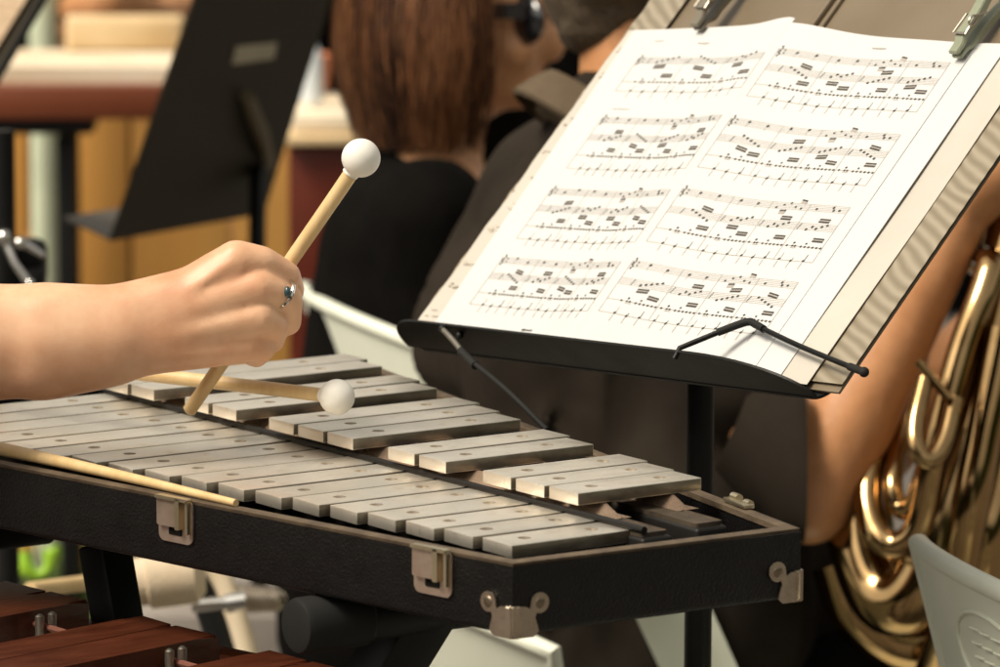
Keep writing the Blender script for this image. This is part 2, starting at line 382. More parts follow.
dup_f = [f for f in bm.faces if all(any((v.co-L3(oc[i], v.co.z-GZ)).length < 1e-4 or (v.co-L3(ic[i], v.co.z-GZ)).length < 1e-4 for v in f.verts) for i in range(0)) ]
inner = {}
for f in list(bm.faces):
    c = f.calc_center_median(); key = (round(c.x,4), round(c.y,4), round(c.z,4)); inner.setdefault(key, []).append(f)
bmesh.ops.delete(bm, geom=[f for fs in inner.values() if len(fs) > 1 for f in fs], context='FACES')
vert_edges = [e for e in bm.edges if abs((e.verts[0].co-e.verts[1].co).z) > .02 and any((V((e.verts[0].co.x, e.verts[0].co.y, 0))-p).length < 1e-3 for p in oc)]
bot = [e for e in bm.edges if all(abs(v.co.z-GZ-ZB) < 1e-5 for v in e.verts) and all(any((V((v.co.x, v.co.y, 0))-p).length < 1e-3 for p in oc) for v in e.verts)]
bmesh.ops.bevel(bm, geom=vert_edges+bot, offset=.004, segments=4, affect='EDGES', profile=.5)
case = obj('case', bm, M_leather, glock)
bm = bmesh.new()
ip = inset(oc, TH-.0015)
hexa(bm, [L3(p, ZB+.001) for p in ip] + [L3(p, ZB+.006) for p in ip]); obj('case_floor', bm, M_inner, glock, False)
bm = bmesh.new(); o2 = inset(oc, .0012); i2 = inset(oc, TH+.0008)
sec = []
for i in range(4): sec.append([L3(o2[i], ZR-.003), L3(oc_in[i].lerp(o2[i], .4), ZR-.0008), L3(o2[i].lerp(i2[i], .25), ZR), L3(o2[i].lerp(i2[i], .8), ZR), L3(i2[i], ZR-.001), L3(i2[i], ZR-.0045)])
loft(bm, sec, close=True); obj('case_rim', bm, M_trim, glock, True, 50)
# rails, felt wedges
def railbox(name, y0, y1, x0, x1, z0, z1, mt, slope=0):
    bm = bmesh.new(); z = (z0+z1)/2+GZ
    box(bm, ((x0+x1)/2, (y0+y1)/2, z), (x1-x0, slope*(x1-x0), 0), (0, y1-y0, 0), (0, 0, z1-z0), .0025, 3)
    return obj(name, bm, mt, glock)
railbox('rail', .0965, .120, -.645, .047, ZB+.006, -.0030, M_rail, -.03)
railbox('rail', .150, .174, -.645, .040, ZB+.006, -.0030, M_rail, -.05)
railbox('rail', .030, .052, -.645, .030, ZB+.006, -.0135, M_rail, .04)
railbox('rail_top', .0985, .1185, -.645, .043, -.0029, -.0012, M_railtop, -.03)
railbox('rail_top', .1515, .1725, -.645, .037, -.0029, -.0012, M_railtop, -.05)
bm = bmesh.new(); tube(bm, [G(-.64, .0840, .0014), G(.044, .0895, .0014)], .0024, 10); obj('damper_rod', bm, M_rail, glock)
def wedge(y, x1, zt, zb, hw):
    bm = bmesh.new(); r = []
    for x in (-.62, x1-.016, x1):
        s = 1 if x < x1-.001 else .25
        r.append([G(x, y-hw, zb), G(x, y+hw, zb), G(x-.004*(s<1), y+.001, zb+(zt-zb)*s), G(x-.004*(s<1), y-.001, zb+(zt-zb)*s)])
    loft(bm, r); obj('felt_strip', bm, M_felt, glock)
wedge(.1085, -.006, .0060, -.0011, .0085); wedge(.161, -.006, .0060, -.0011, .0085)
wedge(.036, .020, -.0085, -.0135, .007)
# hardware
def along(p, q, px):
    "parameter of the wall p-q (bottom) under picture column px"
    lo, hi = 0, 1
    def X(t):
        d = L3(p.lerp(q, t), -.025) - CP; return 500 + F*d.dot(CR)/d.dot(CW)
    for _ in range(50):
        mid_ = (lo+hi)/2
        if (X(mid_) < px) == (X(0) < X(1)): lo = mid_
        else: hi = mid_
    return p.lerp(q, (lo+hi)/2)
fd = (oc[1]-oc[0]).normalized(); fn = V((fd.y, -fd.x, 0))
def plate(bm, org, u, v, n, outline, t):
    "extruded outline (list of (a,b)) on the plane org+u,v, thickness t along n"
    a = [bm.verts.new(org+u*x+v*y) for x, y in outline]; b = [bm.verts.new(org+u*x+v*y+n*t) for x, y in outline]
    k = len(a); bm.faces.new(a[::-1]); bm.faces.new(b)
    for i in range(k): bm.faces.new((a[i], a[(i+1)%k], b[(i+1)%k], b[i]))
def rrect(x0, x1, y0, y1, r, n=5):
    out = []
    for cx, cy, a0 in ((x1-r, y1-r, 0), (x0+r, y1-r, 90), (x0+r, y0+r, 180), (x1-r, y0+r, 270)):
        for i in range(n+1):
            a = R_(a0+90*i/n); out.append((cx+r*math.cos(a), cy+r*math.sin(a)))
    return out
for px in (177.5, 434.5):
    o = L3(along(oc[0], oc[1], px), 0)
    bm = bmesh.new(); plate(bm, o+fn*.0004, fd, UP, fn, rrect(-.016, .016, -.031, -.0025, .005), .0012)
    lt = obj('latch', bm, M_copper, glock)
    bm = bmesh.new(); plate(bm, o+fn*.0017, fd, UP, fn, rrect(-.0145, .0035, -.0205, -.0015, .0015), .0030)
    obj('latch_tab', bm, M_copper, lt)
    bm = bmesh.new(); plate(bm, o+fn*.0017, fd, UP, fn, rrect(.0045, .0085, -.0215, -.0012, .001), .0050); plate(bm, o+fn*.0017, fd, UP, fn, rrect(.0125, .0150, -.024, -.0022, .001), .0035)
    plate(bm, o+fn*.0017, fd, UP, fn, rrect(-.0145, .015, -.0030, -.0008, .0009), .0050)
    obj('latch_hook', bm, M_brassy, lt)
    bm = bmesh.new(); plate(bm, o+fn*.0017, fd, UP, fn, rrect(-.006, .006, -.0262, -.0215, .0008), .0004)
    obj('latch_slot', bm, M_inner, lt)
rd = (oc[2]-oc[1]).normalized(); rn = V((rd.y, -rd.x, 0))
def guard(c, d1, n1, d2, n2):
    "metal corner cap at the bottom of a vertical edge: two lobed wings (directions d1, d2 away from the edge)"
    bm = bmesh.new()
    for d, n in ((d1, n1), (d2, n2)):
        o = L3(c, ZB)
        pts = [(-.0002,-.0012),(.014,-.0012),(.0175,.002),(.0165,.006),(.0150,.0105),(.0160,.0135)]
        ex, ey, er = .0185, .0190, .0063
        for i in range(13):
            a = R_(-115+25+ i*22.0); pts.append((ex+er*math.cos(a-.3), ey+er*math.sin(a-.3)))
        pts += [(.0118,.0158),(.0085,.0175),(.003,.0182),(-.0002,.0182)]
        plate(bm, o+n*.0006, d, UP, n, pts, .0013)
    # rounded nose joining the wings and closing below
    o = L3(c, ZB)
    cc_ = o + d1*.0048 + d2*.0048; rings = []
    for z, rr in ((-.0022,.0035),(-.0014,.0060),(.0005,.0071),(.0175,.0071),(.0183,.0064)):
        arc = [cc_ + (n1*math.cos(R_(90*q/8)) + n2*math.sin(R_(90*q/8))).normalized()*rr + UP*z for q in range(9)]
        rings.append(arc + [cc_ + d1*.004 + d2*.004 + UP*z])
    loft(bm, rings)
    gd = obj('corner_guard', bm, M_nickel, glock, True, 35)
    for d, n in ((d1, n1), (d2, n2)):
        bm = bmesh.new(); fr = Matrix((d, UP, n)).transposed().to_4x4()
        ball(bm, L3(c, ZB)+d*.0185+UP*.0190+n*.0018, 1, 14, 8, fr @ Matrix.Diagonal((.0036, .0036, .0009, 1)))
        obj('rivet', bm, M_screw, gd)
guard(oc[1], -fd, fn, rd, rn)
bd = (oc[3]-oc[2]).normalized(); bn = V((bd.y, -bd.x, 0))
guard(oc[2], -rd, rn, bd, bn)
guard(oc[0], fd, fn, -(oc[0]-oc[3]).normalized(), V((-1,0,0)))
# small brass catch on the rear rim
o = L3(oc[2]+bd*.078, ZR); bm = bmesh.new()
box(bm, o+UP*.002-bn*.004, bd*.030, bn*.008, UP*.003, .001); tube(bm, [o+UP*.004+bd*.003-bn*.002, o+UP*.004+bd*.012-bn*.002], .0028, 10); tube(bm, [o+UP*.003-bd*.013-bn*.002, o+UP*.003-bd*.006-bn*.002], .0025, 10)
obj('rear_catch', bm, M_brassy, glock)

# stand under the glockenspiel
stand = empty('keyboard_stand', V((-.3, .1, 0)), 'black tubular folding stand with rubber end cap carrying the glockenspiel case', 'stand')
tp = onz(300, 626, -.0655)
for x0 in (tp.x, -.50):
    bm = bmesh.new(); tube(bm, [V((x0, tp.y+.012, tp.z)), V((x0, .27, tp.z))], .0155, 20); tb = obj('support_tube', bm, M_blackmetal, stand)
    bm = bmesh.new(); y0 = tp.y
    rr = [(-.004, .0135), (-.003, .0165), (0, .0178), (.045, .0178), (.047, .0165)]
    loft(bm, [ring(V((x0, y0+a, tp.z)), V((1,0,0)), UP, r, n=24) for a, r in rr])
    box(bm, V((x0, y0-.0045, tp.z)), (.0001,0,0), (0,.0001,0), (0,0,.0001))
    obj('end_cap', bm, M_rubber, tb, True, 30)
def sqtube(p, q, w, ref):
    bm = bmesh.new(); d = q-p; a, b = frame(d, ref); box(bm, (p+q)/2, a*w, b*w, d, .003, 2); return bm
la, lb = at(104, 543, 3.22), at(121, 640, 3.22)
d = lb-la; foot = la + d*((.03-la.z)/d.z)
obj('leg', sqtube(la, foot, .027, HR*.7+HF*.7), M_blackmetal, stand)
la, lb = at(428, 600, 2.98), at(384, 672, 3.0)
d = lb-la; foot2 = la + d*((.03-la.z)/d.z)
obj('leg', sqtube(la, foot2, .034, HR*.9+HF*.4), M_blackmetal, stand)
for ft in (foot, foot2):
    bm = bmesh.new(); tube(bm, [V((ft.x, ft.y-.22, .016)), V((ft.x, ft.y+.22, .016))], .014, 12); obj('foot_bar', bm, M_blackmetal, stand)

# ------------------------------------------------------------------ mallets
def mallet(ballp, end, rs0, rs1, rb, label, rot=0):
    d = (ballp-end).normalized()
    bm = bmesh.new()
    n = 9; pts = [end.lerp(ballp, i/(n-1)) for i in range(n)]
    a, b = frame(d)
    pts = [p + a*(.0012*math.sin(i*1.1)) for i, p in enumerate(pts)]
    tube(bm, [end-d*.0015]+pts, [rs0*.55]+[rs0+(rs1-rs0)*i/(n-1) for i in range(n)], 14)
    t = empty('mallet', end, label, 'mallet')
    obj('shaft', bm, M_rattan, t)
    bm = bmesh.new(); ball(bm, ballp, rb, 32, 20); 
    tube(bm, [ballp-d*(rb+.0006), ballp-d*(rb-.003)], rs1*1.12, 14)
    obj('head', bm, M_ball, t)
    return t
mallet(at(361,158,3.105), at(189,411,3.165), .0046, .0050, .0128, 'raised mallet with white ball head gripped in the ringed fist', )
mallet(at(337,397,3.13), at(-140,340,3.36), .0050, .0046, .0119, 'low mallet with white ball head hovering just over the bars')
# spare cane lying on the front rim
e0 = onz(-60, 436, .0035); e1 = onz(236, 503, .0005)
bm = bmesh.new(); tube(bm, spline([e0, e0.lerp(e1,.5)+UP*.001, e1], 6), [.0052 - .0028*i/12 for i in range(13)], 14)
tag(obj('mallet_stick', bm, M_rattan), 'bare cane stick lying along the front rim of the glockenspiel case', 'stick')

# ------------------------------------------------------------------ player with the right arm in view
def hp(px, py, d=0): return at(px, py, 3.10 + d)
player = empty('person', V((-0.750,-0.600,0)), 'player in black top whose bare right arm and ringed fist swing a mallet', 'person')
shR, shL = V((-0.570,-0.520,1.33)), V((-0.930,-0.520,1.33))
wR = hp(98, 334); elR = V((-.515,-.285,1.02))
elL = V((-1.020,-0.350,1.02)); wL = at(-175, 345, 3.36)
fine = [ # right forearm and hand
 (elR, .043, elR.lerp(wR,.35), .044), (elR.lerp(wR,.35), .044, hp(112,336), .0255),
 (elR.lerp(wR,.3)+UP*.006, .042, hp(70,324), .0258), (elR.lerp(wR,.4)-UP*.012, .036, hp(90,358), .0222),
 (hp(40,322), .0275, hp(118,318), .0222), (hp(40,362), .0272, hp(118,354), .0220), (hp(40,342), .031, hp(120,336), .0255),
 # back of the hand: metacarpals
 (hp(112,316), .0212, hp(190,296,.004), .0195), (hp(190,296,.004), .0192, hp(236,263,.001), .0150),
 (hp(112,330), .0210, hp(200,306,.001), .0185), (hp(200,306,.001), .0185, hp(258,288,-.001), .0132),
 (hp(115,342), .0210, hp(258,318,.000), .0134), (hp(118,350), .0205, hp(246,344,.005), .0122),
 (hp(150,330,.018), .018, hp(236,308,.020), .018), (hp(140,345,.016), .018, hp(225,338,.022), .015),
 # extensor tendons
 (hp(150,318,-.0150), .0040, hp(233,262,-.0098), .0046), (hp(150,326,-.0160), .0038, hp(254,288,-.0098), .0046), (hp(155,338,-.0155), .0036, hp(254,317,-.0092), .0046),
 # index finger over the shaft
 (hp(236,261,.000), .0140, hp(262,263,.004), .0112), (hp(262,263,.004), .0112, hp(286,276,.014), .0100), (hp(286,276,.014), .0098, hp(291,290,.038), .0092), (hp(291,290,.038), .0092, hp(262,296,.050), .0085),
 # middle finger (carries the ring)
 (hp(262,288,-.001), .0120, hp(276,293,.002), .0098), (hp(279,294,.004), .0092, hp(289,300,.009), .0090), (hp(289,299,.009), .0092, hp(288,322,.020), .0090), (hp(288,322,.020), .0090, hp(258,314,.042), .0085),
 # ring finger
 (hp(260,318,.000), .0122, hp(274,326,.008), .0098), (hp(274,326,.008), .0098, hp(272,340,.030), .0088), (hp(272,340,.030), .0088, hp(246,330,.044), .008),
 # little finger
 (hp(247,344,.004), .0112, hp(262,348,.010), .0092), (hp(262,348,.010), .0092, hp(256,355,.028), .0084), (hp(256,355,.028), .0084, hp(232,346,.042), .0076),
 # thumb behind the shaft
 (hp(140,322,.020), .018, hp(195,302,.046), .0150), (hp(195,302,.046), .0130, hp(244,286,.062), .0108), (hp(244,286,.062), .0108, hp(276,280,.060), .0095),
]
caps = [
 (shR, .052, elR, .044), (elR, .043, elR.lerp(wR,.30), .043),
 # left arm and hand
 (shL, .052, elL, .043), (elL, .043, wL.lerp(elL,.6), .042), (wL.lerp(elL,.6), .042, wL, .026), (wL, .028, wL+(HR*.08), .024),
 # torso, neck, head, legs
 (V((-0.870,-0.570,1.30)), .085, V((-0.630,-0.570,1.30)), .085), (V((-0.810,-0.580,1.15)), .11, V((-0.690,-0.580,1.15)), .11), (V((-0.800,-0.600,.95)), .11, V((-0.700,-0.600,.95)), .11),
 (V((-0.750,-0.550,1.36)), .055, V((-0.750,-0.500,1.50)), .05),
 (V((-0.840,-0.600,.88)), .085, V((-0.850,-0.570,.48)), .055), (V((-0.850,-0.570,.48)), .055, V((-0.850,-0.620,.08)), .04), (V((-0.850,-0.630,.045)), .04, V((-0.860,-0.450,.035)), .035),
 (V((-0.660,-0.600,.88)), .085, V((-0.650,-0.570,.48)), .055), (V((-0.650,-0.570,.48)), .055, V((-0.650,-0.620,.08)), .04), (V((-0.650,-0.630,.045)), .04, V((-0.640,-0.450,.035)), .035),
]
for i, (a, b) in enumerate(((.088,.0),(.088,.012),(.086,.024),(.08,.034))):   # left fingers
    base = wL+HR*.075+UP*(.012-.014*i*.9); caps += [(base, .0095, base+HR*.04+CW*.01-UP*.003, .0085), (base+HR*.04+CW*.01-UP*.003, .0085, base+HR*.035+CW*.035-UP*.01, .0078)]
caps.append((wL+HR*.03+UP*.015, .013, wL+HR*.085+UP*.012-CW*.022, .0095))
headc = V((-0.750,-0.480,1.59))
balls = [(headc, Matrix.Diagonal((.075,.098,.115,1))), (headc+V((0,.03,-.05)), Matrix.Diagonal((.055,.07,.07,1))), (headc+V((0,.10,-.015)), .016), (headc+V((.075,-.005,-.01)), Matrix.Diagonal((.012,.02,.03,1))), (headc+V((-.075,-.005,-.01)), Matrix.Diagonal((.012,.02,.03,1)))]
# arm and hand at fine resolution, the rest coarse: one continuous surface
me = body_mesh(caps, .008, 4, balls); mf = body_mesh(fine, .0017, 3)
o_ = bpy.data.objects.new('t', mf); COL.objects.link(o_); vg = o_.vertex_groups.new(name='w'); vg2 = o_.vertex_groups.new(name='k')
for v in mf.vertices:
    d_ = v.co-CP; px = 500+F*d_.dot(CR)/d_.dot(CW); py = 333.5-F*d_.dot(CU)/d_.dot(CW)
    w = min(1, max(0, (205-px)/70)); 
    vg.add([v.index], w, 'REPLACE'); vg2.add([v.index], min(1, max(0, (262-px)/40)), 'REPLACE')
for g_, it in (('w', 170), ('k', 7)):
    md = o_.modifiers.new('s', 'SMOOTH'); md.factor = .5; md.iterations = it; md.vertex_group = g_
dg = bpy.context.evaluated_depsgraph_get(); dg.update(); mf2 = bpy.data.meshes.new_from_object(o_.evaluated_get(dg)); bpy.data.objects.remove(o_); mf = mf2; mf.materials.clear()
bm = bmesh.new(); bm.from_mesh(me); bm.from_mesh(mf)
obj('body', bm, M_skin, player, True, 180)
# shirt, trousers, hair
def cloth(name, caps, mt, parent, voxel=.012, smooth=6, wrinkle=0, wscale=.12, balls=()):
    me = body_mesh(caps, voxel, smooth, balls)
    if wrinkle:
        from mathutils import noise
        for v in me.vertices:
            p = v.co/wscale
            n_ = noise.noise(V((p.x*.6+p.z*.5, p.y*.6-p.z*.4, p.z*.9))) + .5*noise.noise(V((p.x*1.7, p.y*1.7+p.z, p.z*2.0)))
            v.co += v.normal*(n_*wrinkle)
    return link(name, me, mt, parent)
cloth('shirt', [(V((-0.870,-0.575,1.305)), .095, V((-0.630,-0.575,1.305)), .095), (V((-0.810,-0.585,1.15)), .125, V((-0.690,-0.585,1.15)), .125), (V((-0.800,-0.600,.92)), .125, V((-0.700,-0.600,.92)), .125),
  (shR, .065, shR.lerp(elR,.45), .060), (shL, .065, shL.lerp(elL,.45), .060)], M_black, player, .012, 4, .006)
cloth('trousers', [(V((-0.800,-0.600,.90)), .120, V((-0.700,-0.600,.90)), .120), (V((-0.840,-0.600,.86)), .098, V((-0.850,-0.600,.10)), .065), (V((-0.660,-0.600,.86)), .098, V((-0.650,-0.600,.10)), .065)], M_black, player, .014, 4, .006)
cloth('hair', [(headc+V((0,-.025,.03)), .098, headc+V((0,-.03,.0)), .10), (headc+V((0,-.07,-.02)), .07, headc+V((0,-.09,-.13)), .05)], M_hair, player, .01)
# finger ring
bm = bmesh.new(); c0 = hp(285,295,.0062); ax = (hp(289,300,.009)-hp(276,292,.002)).normalized()
a, b = frame(ax); tube(bm, [c0 - ax*.002 + a*(.0098*math.cos(t*.2618)) + b*(.0098*math.sin(t*.2618)) for t in range(24)], .0014, 8, close=True)
rg = obj('finger_ring', bm, M_chrome, player); tag(rg, 'silver ring with a blue green stone')
bm = bmesh.new(); ball(bm, hp(287.5,292,-.0040), 1, 14, 10, Matrix((CR, CU, CW)).transposed().to_4x4() @ Matrix.Diagonal((.0024,.0038,.0024,1))); obj('stone', bm, M_turq, rg)

# ------------------------------------------------------------------ music stand
BL = V((-.52352,.29247,.025954+GZ)); SX = V((.99784504,-.02270629,.06156047)); SU = V((-.02862228,.69361248,.71977948)); SO = V((-.05904264,-.71999039,.69146787))
def S(s, t, h=0): return BL + SX*s + SU*t + SO*h
mst = empty('music_stand', V((-.265,.375,0)), 'black music stand with bent lip and two wire page holders carrying the open sheet music', 'music stand')
bm = bmesh.new(); plate(bm, S(.254,.176,-.0096), SX, SU, SO, rrect(-.256, .243, -.1722, .17, .018, 8), .0022); obj('desk', bm, M_standblk, mst)
bm = bmesh.new()   # lip shelf with rounded outer corners
DL = .036; out = []
N = 10
for i in range(N+1):
    a = math.pi/2*i/N; out.append((-.004+.05*(1-math.cos(a)), DL*math.sin(a)))
for i in range(N+1):
    a = math.pi/2*i/N; out.append((.484-.100*(1-math.sin(a)), DL*math.cos(a)))
lo = [bm.verts.new(S(s, .0042-.05*h, -.0070+h)) for s, h in out]; hi = [bm.verts.new(S(s, .0060-.05*h, -.0070+h)) for s, h in out]
bm.faces.new(lo[::-1]); bm.faces.new(hi)
for i in range(len(lo)):
    j = (i+1) % len(lo); bm.faces.new((lo[i], lo[j], hi[j], hi[i]))
obj('lip', bm, M_standblk, mst)
bm = bmesh.new(); box(bm, S(.254,.13,-.022), SX*.07, SU*.09, SO*.022, .004); obj('tilt_bracket', bm, M_standblk, mst)
pc = at(700, 430, 3.33); top = V((pc.x, pc.y, S(.254,.12).z-.005))
bm = bmesh.new(); tube(bm, [V((pc.x, pc.y, .5)), top], .0098, 24); pole = obj('pole', bm, M_standblk, mst)
bm = bmesh.new(); tube(bm, [V((pc.x, pc.y, .10)), V((pc.x, pc.y, .60))], .0128, 24); obj('lower_tube', bm, M_standblk, mst)
bm = bmesh.new(); tube(bm, [S(.254,.13,-.033), top], .011, 16); obj('neck', bm, M_standblk, mst)
for k in range(3):
    a = R_(40+120*k); u = V((math.cos(a), math.sin(a), 0)); bm = bmesh.new()
    tube(bm, spline([V((pc.x,pc.y,.13)), V((pc.x,pc.y,.10))+u*.08, V((pc.x,pc.y,.015))+u*.27], 6), .009, 10); obj('leg', bm, M_standblk, mst)
# page holders: wire arms
def wire(name, pts, r, mt, parent, n=10):
    bm = bmesh.new(); tube(bm, pts, r, n); return obj(name, bm, mt, parent)
pk = S(.3945,.0455,.011)
pts = [S(.3690,-.002,.027), S(.3686,.0065,.028)] + spline([S(.3720,.014,.0245), S(.3850,.0360,.0150), S(.3925,.0440,.0113), S(.4010,.0435,.0100), S(.4600,.0315,.0085), S(.5350,.0180,.0080)], 8)
ph = wire('page_holder', pts, .0019, M_standblk, mst)
bm = bmesh.new(); ball(bm, S(.5375,.0178,.0080), .0034, 14, 10); tube(bm, spline([S(.5200,.0207,.0080), S(.5375,.0178,.0080)], 6), .0026, 10); obj('holder_tip', bm, M_rubber, ph)
bm = bmesh.new(); tube(bm, spline([S(.3800,.0290,.018), S(.3925,.0440,.0118), S(.4010,.0440,.0102), S(.4120,.0413,.0098)], 6), .0027, 10); obj('holder_sleeve', bm, M_rubber, ph)
w0 = S(.0870,-.0005,.0280); w1 = at(466,357,3.325); w2 = at(547,430,3.215)
ph2 = wire('page_holder', spline([w0, w0.lerp(w1,.5)+UP*.001, w1], 6), .0021, M_steel, mst)
bm = bmesh.new(); tube(bm, spline([w1.lerp(w0,.05), w1.lerp(w2,.5)+UP*.0025, w2], 8), .0019, 10); tube(bm, [w1.lerp(w0,.22), w1.lerp(w2,.12)], .0031, 12); obj('holder_sleeve', bm, M_rubber, ph2)
bm = bmesh.new(); ball(bm, w0, .0032); ball(bm, S(.100,.0003,.021), .003); obj('holder_pivot', bm, M_standblk, ph2)

# ------------------------------------------------------------------ folder and sheet music on the stand
def sheet(bm, s0, s1, t0, t1, hf, nu=40, nv=24, thick=.0004, skew=0):
    top = [[bm.verts.new(S(s0+(s1-s0)*i/nu + skew*j/nv, t0+(t1-t0)*j/nv, hf(i/nu, j/nv))) for j in range(nv+1)] for i in range(nu+1)]
    bot = [[bm.verts.new(S(s0+(s1-s0)*i/nu + skew*j/nv, t0+(t1-t0)*j/nv, hf(i/nu, j/nv)-thick)) for j in range(nv+1)] for i in range(nu+1)]
    for i in range(nu):
        for j in range(nv):
            bm.faces.new((top[i][j], top[i+1][j], top[i+1][j+1], top[i][j+1])); bm.faces.new((bot[i][j], bot[i][j+1], bot[i+1][j+1], bot[i+1][j]))
    bd = [(i,0) for i in range(nu)] + [(nu,j) for j in range(nv)] + [(i,nv) for i in range(nu,0,-1)] + [(0,j) for j in range(nv,0,-1)]
    for k in range(len(bd)):
        (a,b),(c,d) = bd[k], bd[(k+1)%len(bd)]; bm.faces.new((top[a][b], bot[a][b], bot[c][d], top[c][d]))
fold = empty('folder', S(.254,.0,-.004), 'open plastic folder with clear sleeves behind the sheet music, lit desk sheen painted in as taupe', 'folder')
bm = bmesh.new(); sheet(bm, -.001, .5075, .0082, .372, lambda u, v: -.0052+.0016*abs(u-.5), 20, 10, .0018); obj('cover', bm, M_folder, fold)
bm = bmesh.new(); box(bm, S(.212,.193,-.0030), SX*.006, SU*.36, SO*.004, .001); box(bm, S(.2235,.193,-.0034), SX*.003, SU*.36, SO*.003, .001); obj('spine', bm, M_folder, fold)
bm = bmesh.new(); sheet(bm, .4500, .5095, .013, .350, lambda u, v: -.0018+.0001*math.sin(v*175+u*9) , 12, 200, .0005)
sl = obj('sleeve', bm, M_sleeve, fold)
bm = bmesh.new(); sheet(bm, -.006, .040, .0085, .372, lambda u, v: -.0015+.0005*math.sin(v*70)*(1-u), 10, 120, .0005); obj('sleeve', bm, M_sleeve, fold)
bm = bmesh.new(); sheet(bm, -.0035, .060, .0088, .306, lambda u, v: -.0006+.0005*math.sin(v*23+u*2), 10, 40, .0004)
o = obj('sleeved_sheet', bm, M_paper_cream, fold); 
bm = bmesh.new(); sheet(bm, .400, .4780, .0085, .300, lambda u, v: -.0005+.0006*math.sin(v*7+1), 10, 30, .0004, skew=0)
o2_ = obj('sleeved_sheet', bm, M_paper_cream, fold)
# faint marks seen through the sleeves
bm = bmesh.new()
for s0_, s1_ in ((-.001,.020),):
    for r_ in range(11):
        t_ = .03 + r_*.026 + random.uniform(-.004,.004)
        for q in range(random.randint(2,5)):
            s_ = random.uniform(s0_, s1_-.006); w = random.uniform(.003,.008)
            box(bm, S(s_+w/2, t_+random.uniform(-.004,.004), .0006), SX*w, SU*random.uniform(.0006,.0014), SO*.0002)
obj('faint_print', bm, mat('faded_print', (.46,.41,.34), .8), o)
# underlying white sheet on the right
bm = bmesh.new(); sheet(bm, .300, .4470, .0085, .2985, lambda u, v: .0009+.0006*u*v, 10, 12, .0005); tag(obj('sheet_music', bm, M_paper), 'plain white lower sheet showing along the right edge under the open booklet', 'sheet music')

PG_S0, PG_S1, PG_T0, PG_T1 = .018, .4165, .0085, .3060
GUT = .2150
def hump(s):
    d = s-GUT
    if d < 0: x = d/(GUT-PG_S0); return .0045 + .0075*math.exp(-(d/.040)**2) + .0025*math.sin((x+1)*2.6)*(1+x)
    x = d/(PG_S1-GUT); return .0042*(1-.55*x) + .0078*math.exp(-(d/.055)**2) + .0018*math.sin(x*6.0+2.6)*x*(1-x)
def page(s, t, e=0): return S(s, t, hump(s)*(.75+.4*t/.3)+e)
ms = empty('sheet_music', S(.21,.0,.003), 'open two page white booklet of printed percussion music on the black stand', 'sheet music')
def pagemesh(a, b, tt, name, skew=0):
    bm = bmesh.new(); nu, nv = 60, 14
    for sg, e in ((1, 0), (0, -.0006)):
        g_ = [[bm.verts.new(page(a+(b-a)*i/nu + skew*(1-i/nu)*(1-j/nv), PG_T0+(tt(a+(b-a)*i/nu)-PG_T0)*j/nv, e)) for j in range(nv+1)] for i in range(nu+1)]
        for i in range(nu):
            for j in range(nv):
                q = (g_[i][j], g_[i+1][j], g_[i+1][j+1], g_[i][j+1]); bm.faces.new(q if sg else q[::-1])
        if sg: gt = g_
    bd = [(i,0) for i in range(nu)] + [(nu,j) for j in range(nv)] + [(i,nv) for i in range(nu,0,-1)] + [(0,j) for j in range(nv,0,-1)]
    for k in range(len(bd)):
        (i1,j1),(i2,j2) = bd[k], bd[(k+1)%len(bd)]; bm.faces.new((gt[i1][j1], g_[i1][j1], g_[i2][j2], gt[i2][j2]))
    return obj(name, bm, M_paper, ms)
pgL = pagemesh(PG_S0-.004, GUT, lambda s: .3005+.007*(s/GUT), 'page', .013)
pgR = pagemesh(GUT, PG_S1, lambda s: .3035-.006*((s-GUT)/.2), 'page')

